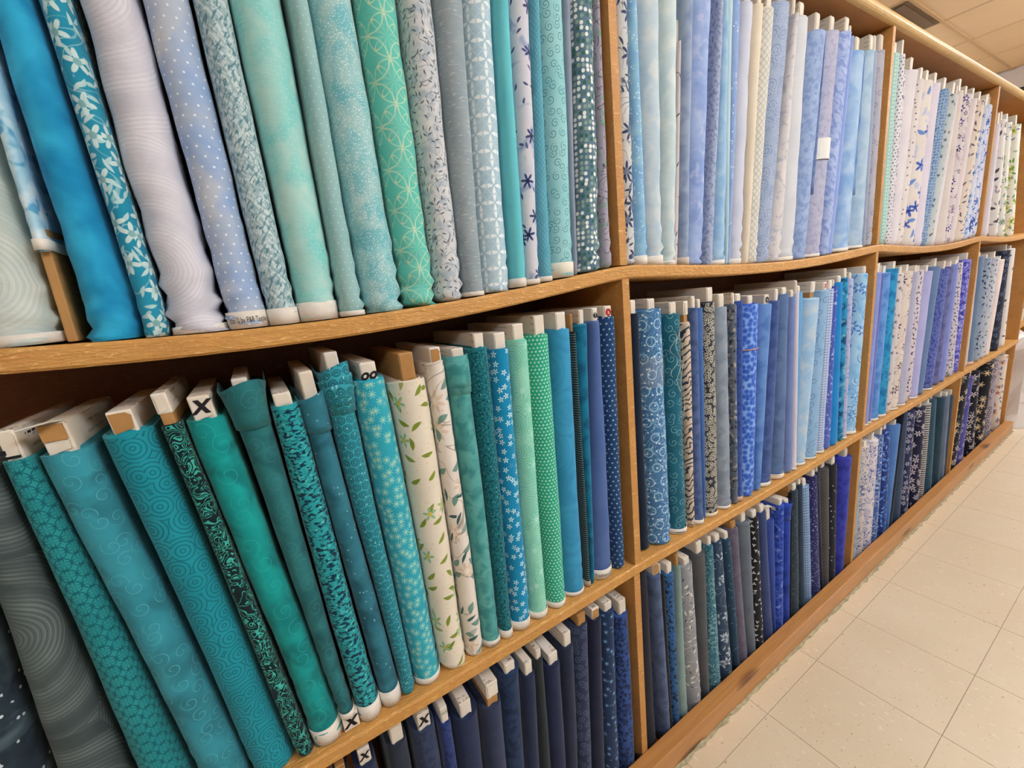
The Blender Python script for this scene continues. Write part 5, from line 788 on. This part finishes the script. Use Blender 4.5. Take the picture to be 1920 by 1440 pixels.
    {'n': 190, 'row': 'B', 'far': True, 'label': 'black navy bolt with large white blossoms, sixth from right, bottom row, third bay', 'g': (2.3956, 2.4806, 2.349, 2.434, 0.5399, 0.0137, 0.012), 'ceil': 0.6021, 'bp': 0.0331, 'c': ('#1c1c38', '#24243f', 0.06, [('fl', '#d0c8c8', 0.042, 0.016, 6, 0.85, 1, '#6c6c8c'), ('lf', '#a49cac', 0.026, 0.01, 0.004, 0.6, 4)]), 'mute': 1.0, 'o': {}},
    {'n': 191, 'row': 'B', 'far': True, 'label': 'thin white and black striped bolt, fifth from right, bottom row, third bay', 'g': (2.4817, 2.5252, 2.434, 2.4886, 0.5441, 0.0123, 0.012), 'ceil': 0.6025, 'bp': 0.0217, 'c': ('#b4b0ac', '#bcb8b4', 0.1, [('ln', '#2c2c34', 1.5708, 0.012, 0.005)]), 'mute': 1.0, 'o': {}},
    {'n': 192, 'row': 'B', 'far': True, 'label': 'dark teal bolt with pale dots, fourth from right, bottom row, third bay', 'g': (2.5889, 2.6739, 2.5043, 2.5893, 0.5449, 0.0153, 0.012), 'ceil': 0.6033, 'bp': 0.0253, 'c': ('#26485c', '#2e5064', 0.06, [('dt', '#6c8c98', 0.016, 0.0018)]), 'mute': 1.0, 'o': {}},
    {'n': 193, 'row': 'B', 'far': True, 'label': 'dark teal plain bolt, third from right, bottom row, third bay', 'g': (2.705, 2.79, 2.6416, 2.7266, 0.5259, 0.0134, 0.012), 'ceil': 0.605, 'bp': 0.0304, 'c': ('#233c4c', '#2b4454', 0.06, []), 'mute': 1.0, 'o': {}},
    {'n': 194, 'row': 'B', 'far': True, 'label': 'dull grey blue bolt, second from right, bottom row, third bay', 'g': (2.792, 2.8619, 2.7266, 2.7866, 0.5164, 0.0147, 0.012), 'ceil': 0.606, 'bp': 0.0201, 'c': ('#5c6c84', '#66768e', 0.06, []), 'mute': 1.0, 'o': {}},
    {'n': 195, 'row': 'B', 'far': True, 'label': 'charcoal bolt beside the far post, first from right, bottom row, third bay', 'g': (2.8565, 2.8665, 2.8146, 2.8665, 0.5029, 0.0173, 0.012), 'ceil': 0.6073, 'bp': 0.0279, 'c': ('#3c4450', '#444c58', 0.06, []), 'mute': 1.0, 'o': {}},
    {'n': 196, 'row': 'B', 'far': True, 'label': 'black bolt with cream roses beside the far post, first from left, bottom row, farthest bay', 'g': (2.9662, 3.0512, 3.0294, 3.1144, 0.5792, 0.0139, 0.012), 'ceil': 0.6052, 'bp': 0.0238, 'c': ('#201f2a', '#282732', 0.06, [('fl', '#d0c0ac', 0.045, 0.018, 6, 0.85, 1, '#a88c78'), ('lf', '#5c6c54', 0.03, 0.011, 0.004, 0.6, 4)]), 'mute': 1.0, 'o': {}},
    {'n': 197, 'row': 'B', 'far': True, 'label': 'violet blue floral bolt in far bottom corner, second from left, bottom row, farthest bay', 'g': (3.1045, 3.1895, 3.1144, 3.1751, 0.5475, 0.0143, 0.012), 'ceil': 0.6041, 'bp': 0.0372, 'c': ('#4a4a94', '#54549e', 0.06, [('fl', '#b4acd0', 0.04, 0.014, 6, 0.8, 1, '#6c68a8')]), 'mute': 1.0, 'o': {}},
    {'n': 198, 'row': 'B', 'far': True, 'label': 'black bolt with white blossoms, third from left, bottom row, farthest bay', 'g': (3.3281, 3.4131, 3.2265, 3.3115, 0.5541, 0.0136, 0.012), 'ceil': 0.6027, 'bp': 0.0298, 'c': ('#1c1b26', '#24232e', 0.06, [('fl', '#cfc6c6', 0.042, 0.018, 5, 0.85, 1, '#8c7c84'), ('lf', '#8c8c94', 0.026, 0.01, 0.004, 0.6, 4)]), 'mute': 1.0, 'o': {}},
    {'n': 199, 'row': 'B', 'far': True, 'label': 'black bolt with tan and gold flowers, third from right, bottom row, farthest bay', 'g': (3.4994, 3.5844, 3.5184, 3.6034, 0.5534, 0.0125, 0.012), 'ceil': 0.602, 'bp': 0.0249, 'c': ('#1f1e24', '#27262c', 0.06, [('fl', '#c0a888', 0.05, 0.02, 6, 0.85, 1, '#e0c89c'), ('lf', '#9c9488', 0.03, 0.011, 0.004, 0.6, 4)]), 'mute': 1.0, 'o': {}},
    {'n': 200, 'row': 'B', 'far': True, 'label': 'white and indigo mixed floral bolt, second from right, bottom row, farthest bay', 'g': (3.6902, 3.7752, 3.6627, 3.7477, 0.5479, 0.0147, 0.012), 'ceil': 0.6031, 'bp': 0.022, 'c': ('#9c94a0', '#a89ca4', 0.06, [('fl', '#2c2c4c', 0.035, 0.015, 6, 0.85, 1, '#c0b4b8')]), 'mute': 1.0, 'o': {}},
    {'n': 201, 'row': 'B', 'far': True, 'label': 'cream bolt with rust and blue flowers, first from right, bottom row, farthest bay', 'g': (3.9171, 4.0021, 3.8844, 3.9694, 0.5365, 0.0155, 0.012), 'ceil': 0.6062, 'bp': 0.0364, 'c': ('#d6c6b8', '#dccec0', 0.1, [('fl', '#b87c64', 0.05, 0.017, 5, 0.8, 1, '#7c4c3c'), ('lf', '#5c74a4', 0.04, 0.013, 0.005, 0.7, 4)]), 'mute': 1.0, 'o': {}},
]

NF, NS, NB = 15, 3, 5
BD = 0.205                                            # depth of a wound bolt


def section(hw, d=BD):
    """closed outline of a wound bolt: rounded front, flat sides, rounded back; starts at the middle of the left side"""
    ry = min(hw * 1.15 + 0.002, 0.046)
    pts = []
    a = np.linspace(-math.pi / 2, math.pi / 2, NF)
    e = 0.97
    for t in a:
        s, c = math.sin(t), math.cos(t)
        pts.append((hw * math.copysign(abs(s) ** e, s), ry - ry * abs(c) ** e))
    for k in range(1, NS + 1): pts.append((hw, ry + (d - 2 * ry) * k / (NS + 1)))
    for t in np.linspace(math.pi / 2, -math.pi / 2, NB):
        s, c = math.sin(t), math.cos(t)
        pts.append((hw * s, d - ry + ry * c))
    for k in range(NS, 0, -1): pts.append((-hw, ry + (d - 2 * ry) * k / (NS + 1)))
    return np.array(pts)


NSEC = NF + NS + NB + NS
MID = NF // 2


def arcs(pts):
    """arc length from the front middle"""
    n = len(pts)
    seg = np.linalg.norm(np.roll(pts, -1, 0) - pts, axis=1)
    s = np.concatenate([[0], np.cumsum(seg)])
    return s[:n] - s[MID], s[-1]


def bolt_shape(B):
    """functions of height for one bolt: centre x and half width (local to the bolt's base)"""
    xb0, xb1, xt0, xt1, H = B['g'][:5]
    bx = 0.5 * (xb0 + xb1)
    cb, ct = 0.0, 0.5 * (xt0 + xt1) - bx
    wb, wt = 0.5 * (xb1 - xb0) - .0004, 0.5 * (xt1 - xt0) - .0004
    return (lambda z: cb + (ct - cb) * z / H), (lambda z: max(0.0045, wb + (wt - wb) * z / H)), bx


def make_fabric(B, mat, edge_mat, parent):
    cx, hw, bx = bolt_shape(B)
    o = B['o']; H = B['g'][4]; z0 = o.get('raise_', 0.0)
    far = B['far']
    nv = 16 if far else 38
    zs = z0 + (H - z0) * (np.linspace(0, 1, nv) ** 1.25)
    wr = o.get('wr', 1.0) * (0.0011 if B['row'] != 'T' else 0.0016)
    ph = rng.rand(6) * 6.28
    verts = []; uvs = []
    for j, z in enumerate(zs):
        h = hw(z)
        p = section(h)
        s, per = arcs(p)
        t = z - z0
        nrm = np.stack([p[:, 0] / max(h, 1e-4), np.where(p[:, 1] < 0.04, -(1 - p[:, 1] / 0.04), 0)], 1)
        nrm /= np.maximum(np.linalg.norm(nrm, axis=1, keepdims=True), 1e-6)
        low = math.exp(-t / 0.06)
        k = s / max(h, .008)
        w = wr * min(h / .02, 1.0) * (low * (1.5 * np.sin(t * 330 + ph[0] + 1.3 * np.sin(k * 1.1 + ph[1])) + np.sin(t * 190 + k * 1.7 + ph[2]))
                  + 0.16 * np.sin(t * 75 + k + ph[3]) + 0.22 * np.sin(t * 28 + 2 * np.sin(k * .7 + ph[4])))
        p = p + nrm * w[:, None] - nrm * (0.0006 + 0.25 * abs(wr))
        if t < 0.004: p[:, 0] *= 0.94; p[:, 1] = p[:, 1] * 0.97 + 0.003
        sway = 0.0012 * math.sin(z * 9 + ph[5])
        zz = z + (0.0022 * np.sin(s * 45 + ph[0]) if j == nv - 1 else 0) + (0.0 if j else 0.0004)
        x = p[:, 0] + cx(z) + sway * min(1, t / .05)
        verts.append(np.stack([x, p[:, 1], np.full(len(p), 0.0) + zz], 1))
        uvs.append(np.stack([s, np.full(len(p), z)], 1))
    tops = len(verts)
    # the rolled layers seen from above
    h = hw(H); tb = B['tb']
    lay = max(h - tb / 2, 0.003)
    nr = 2 if far else max(2, min(9, int(lay / 0.0032)))
    prev = H
    for k in range(1, nr + 1):
        f = 1 - k / nr * (lay / h) * 0.97
        p = section(h * f, BD - 2 * (h - h * f))
        p[:, 1] += h - h * f
        zt = H + (0.0012 if k % 2 else -0.0018) + 0.003 * k / nr
        s, per = arcs(section(h))
        verts.append(np.stack([p[:, 0] + cx(H), p[:, 1], np.full(len(p), zt)], 1))
        uvs.append(np.stack([s, np.full(len(p), H + .0032 * k)], 1))
    n = NSEC; V = np.concatenate(verts); U = np.concatenate(uvs)

    def strip(ja, jb):
        faces = []; luv = []
        for j in range(ja, jb):
            for i in range(n):
                i2 = (i + 1) % n
                q = (j * n + i, j * n + i2, (j + 1) * n + i2, (j + 1) * n + i)
                faces.append(q)
                uu = [U[t].copy() for t in q]
                if i2 == 0:
                    per = np.linalg.norm(V[q[1]] - V[q[0]])
                    uu[1][0] = uu[0][0] + per; uu[2][0] = uu[3][0] + per
                luv += uu
        return faces, luv

    faces, luv = strip(0, tops - 1)
    sm = [True] * len(faces) + [False]
    faces.append(tuple(reversed(range(n)))); luv += [U[i] for i in reversed(range(n))]
    fab = mesh_obj('fabric', V[:tops * n], faces, mat, parent, sm, luv)
    # the layers of the winding, seen end-on: a part of its own with plain cut edges
    faces, luv = strip(tops - 1, len(verts) - 1)
    last = (len(verts) - 1) * n
    faces.append(tuple(last + i for i in range(n))); luv += [U[last + i] for i in range(n)]
    base = (tops - 1) * n
    mesh_obj('rolled_edge', V[base:], [tuple(i - base for i in f) for f in faces], edge_mat, parent, [False] * len(faces), luv)
    return fab


def shell(name, B, z0, z1, off, mat, parent, flare=0.0, front=None, nz=3, tip=0.0, uvm=True):
    """a thin cloth shell that follows the bolt's outline between two heights; front = how many outline points each side"""
    cx, hw, bx = bolt_shape(B)
    idx = list(range(NSEC)) if front is None else [(MID + i) % NSEC for i in range(-front, front + 1)]
    closed = front is None
    verts = []; uv = []; H = B['g'][4]
    for j in range(nz + 1):
        t = j / nz
        z = z0 + (z1 - z0) * t
        h = hw(min(z, H))
        fl = flare * t * t
        p = section(h + off + fl, BD + 2 * (off + fl)); p[:, 1] -= off + fl
        s, per = arcs(p)
        for i in idx:
            dz = 0.0
            if tip and j == 0: dz = -tip * max(0.0, 1 - abs(s[i] - h * .5) / (h + .004))
            if flare and j == nz: dz = 0.006 * math.sin(s[i] * 60 + z0 * 50)
            verts.append((p[i, 0] + cx(min(z, H)), p[i, 1], z + dz)); uv.append((s[i], z))
    n = len(idx); faces = []; luv = []
    for j in range(nz):
        for i in range(n if closed else n - 1):
            i2 = (i + 1) % n
            q = (j * n + i, j * n + i2, (j + 1) * n + i2, (j + 1) * n + i)
            faces.append(q); luv += [uv[k] for k in q]
    o = mesh_obj(name, verts, faces, mat, parent, [True] * len(faces), luv)
    md = o.modifiers.new('thickness', 'SOLIDIFY'); md.thickness = 0.0008; md.offset = -1
    return o


def text_geo(body, size, bold=0.0):
    cu = bpy.data.curves.new('t', 'FONT'); cu.body = body; cu.size = size
    cu.align_x = 'CENTER'; cu.align_y = 'CENTER'; cu.resolution_u = 3; cu.offset = bold
    o = bpy.data.objects.new('t', cu); col.objects.link(o)
    dg = bpy.context.evaluated_depsgraph_get()
    me = bpy.data.meshes.new_from_object(o.evaluated_get(dg))
    v = np.array([p.co[:] for p in me.vertices]); f = [tuple(p.vertices) for p in me.polygons]
    bpy.data.objects.remove(o); bpy.data.curves.remove(cu); bpy.data.meshes.remove(me)
    return v, f


def flat_mark(name, v, f, x, y, z, mat, parent, shear=0.0):
    """flat print on a face that looks along -y, at (x, y, z)"""
    vv = [(x + a[0] + shear * a[1], y, z + a[1]) for a in v]
    return mesh_obj(name, vv, f, mat, parent)


def disc(r, n=20):
    return [(r * math.cos(6.283 * k / n), r * math.sin(6.283 * k / n)) for k in range(n)], [tuple(range(n))]


def rects(L):
    v = []; f = []
    for x0, x1, y0, y1 in L:
        b = len(v); v += [(x0, y0), (x1, y0), (x1, y1), (x0, y1)]; f.append((b, b + 1, b + 2, b + 3))
    return v, f


XG = text_geo('X', 0.030, 0.0016)
ROWN = {'T': 'top shelf', 'M': 'middle shelf', 'B': 'bottom row'}
GROUP = {'T': 'fabric bolts on the top shelf', 'M': 'fabric bolts on the middle shelf', 'B': 'fabric bolts in the bottom row'}


def make_bolt(B):
    o = B['o']; row = B['row']
    cx, hw, bx = bolt_shape(B)
    H = B['g'][4]; y = B['g'][5]
    zs = B['g'][6]
    root = empty('fabric_bolt', (bx, y, zs + 0.0006))
    tag(root, B['label'], 'fabric bolt', GROUP[row])
    h = min(hw(H), hw(H * .5))
    tb = min(0.0235, 2 * h * 0.58) if hw(H) > 0.008 else 2 * hw(H) * .8
    tb = min(tb, 2 * hw(H) - .003); tb = max(tb, 0.004)
    B['tb'] = tb
    mat = cloth(*B['c'], mute=B['mute'])
    edge = cloth(B['c'][1], B['c'][0], 0.02, [('ln', B['c'][0], 1.5708, 0.0016, 0.0007)], mute=B['mute'])
    make_fabric(B, mat, edge, root)
    # board: lies in the middle of the winding and stands out at the top
    top = min(H + o.get('bp', B['bp']), B['ceil'] - zs)
    bd = o.get('bd', 'white')
    bmat = BOARD[3] if bd in ('brown', 'cap') else BOARD[B['n'] % 3]
    zlow = 0.0008 if o.get('raise_') else H * 0.62
    if not o.get('raise_'): tb = min(tb, 2 * hw(zlow) - .004)
    tb = max(tb, .004)
    c0 = cx(H); hm = min(hw(H), hw(zlow)); ryc = min(hm * 1.15 + .002, .046); q_ = min(1.0, (tb / 2 + .0022) / hm)
    inset = max(max(hw(H) - tb / 2, 0.002) * .5, ryc * (1 - math.sqrt(max(0.0, 1 - q_ * q_)))) + 0.004
    yb0, yb1 = inset, BD - inset
    cl = cx(zlow)
    v, f = box_geo(-tb / 2, tb / 2, yb0, yb1, 0.0, 1.0, 0.0)
    v, f = box_geo(-tb / 2, tb / 2, yb0, yb1, zlow, top, min(.0022, tb * .2) if not B['far'] else 0)
    v = [(a + cx(c), b, c) for a, b, c in v]
    board = mesh_obj('board', v, f, bmat, root)
    ph = top - H
    ctop = cx(top)
    if bd == 'cap':                                   # a white paper cap folded over a brown board
        v, f = box_geo(-tb / 2 - .0012, tb / 2 + .0012, yb0 - .0015, yb1, top - ph * .62, top + .0014, min(.002, tb * .2))
        mesh_obj('paper_cap', [(a + cx(c), b, c) for a, b, c in v], f, BOARD[0], board)
    if not B['far'] and ph > 0.012:
        em_ = M['core'] if bd in ('brown', 'brownend') else M['flap']
        fz0, fz1 = H + ph * (0.42 if bd == 'cap' else 0.04), top - .003
        w = tb * .5 - .0018; yy = yb0 - (.0030 if bd == 'cap' else .0012)
        # folded end flap: a slanted sheet with its own free edge
        v = [(-w, yy - .0004, fz0), (w * .82, yy - .0004, fz0 + .004), (w, yy, fz1 - .004), (w * .55, yy, fz1), (-w, yy, fz1)]
        v += [(a, b + .0010, c) for a, b, c in v]
        f = [(0, 1, 2, 3, 4), (9, 8, 7, 6, 5)] + [(k, 5 + k, 5 + (k + 1) % 5, (k + 1) % 5) for k in range(5)]
        mesh_obj('end_flap', [(a + cx(c), b, c) for a, b, c in v], f, em_, board)
        yl = yy - .0008; zl = 0.5 * (fz0 + fz1); xl = cx(zl)
        lg = o.get('logo')
        if lg in ('X', 'x'):
            sc = (tb * .72 / 0.022)
            flat_mark('printed_logo', XG[0] * sc * (1 if lg == 'X' else .8), XG[1], xl, yl, zl + .002, M['ink'] if lg == 'X' else M['red'], board, .25)
        elif lg == 'a' or lg == 'T' or lg == 'o':
            v2, f2 = disc(tb * .36); flat_mark('logo_disc', v2, f2, xl, yl, zl, M['red'] if lg == 'a' else M['ink'], board)
            v2, f2 = text_geo({'a': 'a', 'T': 'T', 'o': 'o'}[lg], tb * .62); flat_mark('logo_letter', v2, f2, xl, yl - .0006, zl + tb * .02, M['paper'], board)
        elif lg == 'WP':
            v2, f2 = text_geo('WP', tb * .6); flat_mark('printed_letters', v2, f2, xl, yl, zl + .006, M['green'], board)
        elif lg == 'loop':
            v2, f2 = text_geo('oo', tb * .95, tb * .04); flat_mark('printed_logo', v2, f2, xl, yl, zl - .004, M['ink'], board, .3)
        elif lg == 'sq':                              # blocky square mark on the side of the board and a bar on its end
            R = [(-.016, -.014, -.008, .009), (.014, .016, -.008, .009), (-.010, -.001, -.008, -.002), (-.010, -.001, .002, .009),
                 (.001, .010, -.008, -.001), (.001, .010, .003, .009), (-.010, -.007, -.008, .009), (.008, .010, -.008, .009)]
            v2, f2 = rects(R)
            yc = yb0 + .035
            mesh_obj('printed_logo', [(cx(top) + tb / 2 + .0006, yc + a, top - ph * .5 + b) for a, b in v2], f2, M['ink'], board)
            v2, f2 = rects([(-.009, .006, -.013, -.010), (-.009, -.004, -.008, -.003)]); flat_mark('printed_bar', v2, f2, xl, yl, zl, M['ink'], board)
        elif lg == 'tab':                             # torn paper tab standing out from the top, brown end below
            v2 = [(-w - .010, yy - .022, top + .001), (w * .5, yy - .016, top + .004), (w, yy + .004, top + .0012), (-w, yy + .006, top + .0012)]
            v2 += [(a, b, c + .0008) for a, b, c in v2]
            mesh_obj('paper_tab', [(a + ctop, b, c) for a, b, c in v2], BOX_F, M['paper'], board)
            v2, f2 = box_geo(-w, w, yy - .003, yy - .0006, zl, top - .001); mesh_obj('torn_end', [(a + cx(c), b, c) for a, b, c in v2], f2, M['core'], board)
    if o.get('tag'):
        yt = yb0 - .004
        pts = [(0.0, 0.0, top + .002), (.018, -.004, top + .003), (.030, -.006, top - .004), (.036, -.007, top - .018)]
        vv = []; ff = []
        for a, b, c in pts: vv += [(a + ctop - .006, yt + b, c), (a + ctop - .006, yt + b + .014, c)]
        for k in range(3): ff.append((2 * k, 2 * k + 2, 2 * k + 3, 2 * k + 1))
        t_ = mesh_obj('paper_tag', vv, ff, M['paper'], root); md = t_.modifiers.new('t', 'SOLIDIFY'); md.thickness = .0006
    if o.get('botX') and o.get('raise_'):
        v, f = box_geo(-tb / 2 - .003, tb / 2 + .003, .004, .03, 0.0006, o['raise_'] + .004, .0015)
        bb = mesh_obj('board_foot', v, f, M['flap'], root)
        flat_mark('printed_logo', XG[0] * .8, XG[1], 0, .0034, o['raise_'] * .55, M['ink'], bb, .25)
    # loose cloth round the top
    for k, (up, fl) in enumerate(o.get('loose', [])):
        shell('loose_fold', B, H - .045 + .012 * k, min(H + up, B['ceil'] - zs - .004), .0012 + .0010 * k, mat, root, max(fl, 0), 9, 4)
    if o.get('sv'):
        z0 = o.get('raise_', 0.0)
        sm = selvage_mat(o['svc']) if o.get('svc') else M['sel']
        s = shell('selvage', B, z0 + .001, z0 + o['sv'], .0011, sm, root, 0.0, None if not B['far'] else 7, 2)
        if o.get('txt'):
            tv_, tf_ = text_geo(o['txt'], o['sv'] * .62)
            zc = z0 + o['sv'] * .5
            p = section(hw(zc) + .0020, BD + .004); p[:, 1] -= .0020
            sa, per = arcs(p); order = np.argsort(sa)
            wtot = tv_[:, 0].max() - tv_[:, 0].min(); lim = 2.3 * hw(zc); sc = min(1.0, lim / wtot)
            X = np.interp(tv_[:, 0] * sc, sa[order], p[order, 0]); Y = np.interp(tv_[:, 0] * sc, sa[order], p[order, 1])
            mesh_obj('selvage_print', [(X[i] + cx(zc), Y[i] - .0006, zc + tv_[i, 1] * max(sc, .75)) for i in range(len(tv_))], tf_, M['ink'], s)
        if o.get('svdots'):
            for k in range(2):
                v2, f2 = disc(.0042); flat_mark('selvage_dot', v2, f2, cx(.015) - .014 + .011 * k, .0052 - .004 * k, .020, M['green'], s)
    if o.get('sticker'):
        zc = .30; p = section(hw(zc) + .001, BD + .002); p[:, 1] -= .001
        ii = range(MID - 5, MID + 6)
        vv = [(p[i, 0] * .98 + cx(z), p[i, 1] - .0012, z) for z in (zc - .028, zc + .028) for i in ii]; k = len(list(ii))
        t_ = mesh_obj('paper_sticker', vv, [(i, i + 1, k + i + 1, k + i) for i in range(k - 1)], M['paper'], root)
        md = t_.modifiers.new('t', 'SOLIDIFY'); md.thickness = .0005; md.offset = 1
    if o.get('band'): shell('rubber_band', B, H - .122, H - .119, .0016, M['band'], root, 0, None, 1)
    if o.get('tape'): shell('clear_tape', B, H - .175, H - .105, .0014, CLEAR, root, 0, 9, 1)
    if o.get('fold'):                                 # a free edge of cloth lying down the front
        vv = []; n_ = 14
        for j in range(n_):
            z = H * (0.30 + 0.68 * j / (n_ - 1)); hh = hw(z)
            p = section(hh + .001, BD + .002); a = MID + 2
            vv += [(p[a, 0] + cx(z) + .3 * hh * (1 - j / (n_ - 1)), p[a, 1] - .0025, z), (p[a + 4, 0] + cx(z), p[a + 4, 1] - .001, z)]
        t_ = mesh_obj('loose_edge', vv, [(2 * j, 2 * j + 1, 2 * j + 3, 2 * j + 2) for j in range(n_ - 1)], mat, root, [True] * (n_ - 1),
                      [(0, 0)] * (4 * (n_ - 1)))
        lay = t_.data.uv_layers[0]
        for lp in t_.data.loops: lay.data[lp.index].uv = (vv[lp.vertex_index][0], vv[lp.vertex_index][2])
        md = t_.modifiers.new('t', 'SOLIDIFY'); md.thickness = .0012
    if o.get('threads'):
        for k in range(3):
            N = 16; vv = []; ff = []
            for j in range(N):
                z = H - .035 - (.11 + .05 * k) * j / (N - 1)
                xx = cx(z) + hw(z) * (-.55 + .45 * k + .30 * math.sin(j * .8 + k * 2))
                yy = -.003 + 14.0 * (xx - cx(z)) ** 2
                vv += [(xx - .0005, yy, z), (xx + .0005, yy, z), (xx, yy - .0008, z)]
            for j in range(N - 1):
                for q in range(3):
                    a_, b_ = 3 * j + q, 3 * j + (q + 1) % 3
                    ff.append((a_, b_, b_ + 3, a_ + 3))
            mesh_obj('loose_thread', vv, ff, M['paper'], root)
    return root


for B in BOLTS:
    make_bolt(B)

# ------------------------------------------------------------------ past the end of the shelving
e = empty('plastic_sheet_bundle', (4.30, 0.02, 0.0))
tag(e, 'white crumpled plastic sheeting standing on the floor past the shelving end', 'plastic sheeting')
pv = []; pf = []; nu, nv_ = 14, 9
for j in range(nv_):
    for i in range(nu):
        a = 6.283 * i / nu; t = j / (nv_ - 1)
        r = 1.0 - .25 * t + .16 * math.sin(a * 3 + t * 5) * (0.4 + t) + .08 * math.sin(a * 7 + t * 9)
        pv.append((.20 * r * math.cos(a), .13 * r * math.sin(a), .002 + .62 * t + (.03 * math.sin(a * 4) if j else 0)))
for j in range(nv_ - 1):
    for i in range(nu): pf.append((j * nu + i, j * nu + (i + 1) % nu, (j + 1) * nu + (i + 1) % nu, (j + 1) * nu + i))
pf += [tuple(reversed(range(nu))), tuple((nv_ - 1) * nu + i for i in range(nu))]
mesh_obj('crumpled_sheet', pv, pf, M['plastic'], e)
mesh_obj('loose_corner', [(-.10, -.16, .36), (.05, -.20, .22), (.14, -.15, .38), (.02, -.13, .46), (-.10, -.158, .362), (.05, -.198, .222), (.14, -.148, .382), (.02, -.128, .462)],
         [(0, 1, 2, 3), (7, 6, 5, 4), (0, 4, 5, 1), (1, 5, 6, 2), (2, 6, 7, 3), (3, 7, 4, 0)], M['plastic'], e)

e = empty('wooden_side_shelf', (5.2, 0.0, 0.0))
tag(e, 'tan wooden shelf at the right edge past the shelving end', 'shelf')
box('back_panel', -.45, .6, .52, .54, 0.001, 1.45, M['shelf'], e)
box('side_panel', -.47, -.45, .12, .54, 0.001, 1.45, M['shelf'], e)
box('side_panel', .6, .62, .12, .54, 0.001, 1.45, M['shelf'], e)
box('shelf', -.45, .6, .12, .52, .60, .625, M['shelf'], e)
box('shelf', -.45, .6, .12, .52, 1.02, 1.045, M['shelf'], e)
box('shelf', -.45, .6, .12, .52, 1.425, 1.45, M['shelf'], e)
bx_ = empty('blue_storage_box', (5.0, .24, .6256))
tag(bx_, 'blue plastic box with white base on the tan side shelf', 'box')
box('tub', -.14, .14, -.09, .12, 0, .11, M['paper'], bx_, .008)
box('lid', -.15, .15, -.10, .13, .11, .16, M['blue'], bx_, .008)

e = empty('dome_camera', (X1, .50, 2.50))
tag(e, 'small black dome fitting on the far wall above the top board', 'camera')
dv = []; df = []
for j in range(7):
    a = math.pi / 2 * j / 6
    for i in range(20):
        b = 6.283 * i / 20
        dv.append((-.03 - .075 * math.sin(a), .085 * math.cos(a) * math.cos(b), .085 * math.cos(a) * math.sin(b)))
for j in range(6):
    for i in range(20): df.append((j * 20 + i, j * 20 + (i + 1) % 20, (j + 1) * 20 + (i + 1) % 20, (j + 1) * 20 + i))
mesh_obj('dome', dv, df, M['dark'], e, [True] * len(df))
cyv = [(x, .10 * math.cos(6.283 * i / 20), .10 * math.sin(6.283 * i / 20)) for x in (-.001, -.03) for i in range(20)]
mesh_obj('base_plate', cyv, [(i, (i + 1) % 20, 20 + (i + 1) % 20, 20 + i) for i in range(20)] + [tuple(range(20)), tuple(range(20, 40))], M['dark'], e)
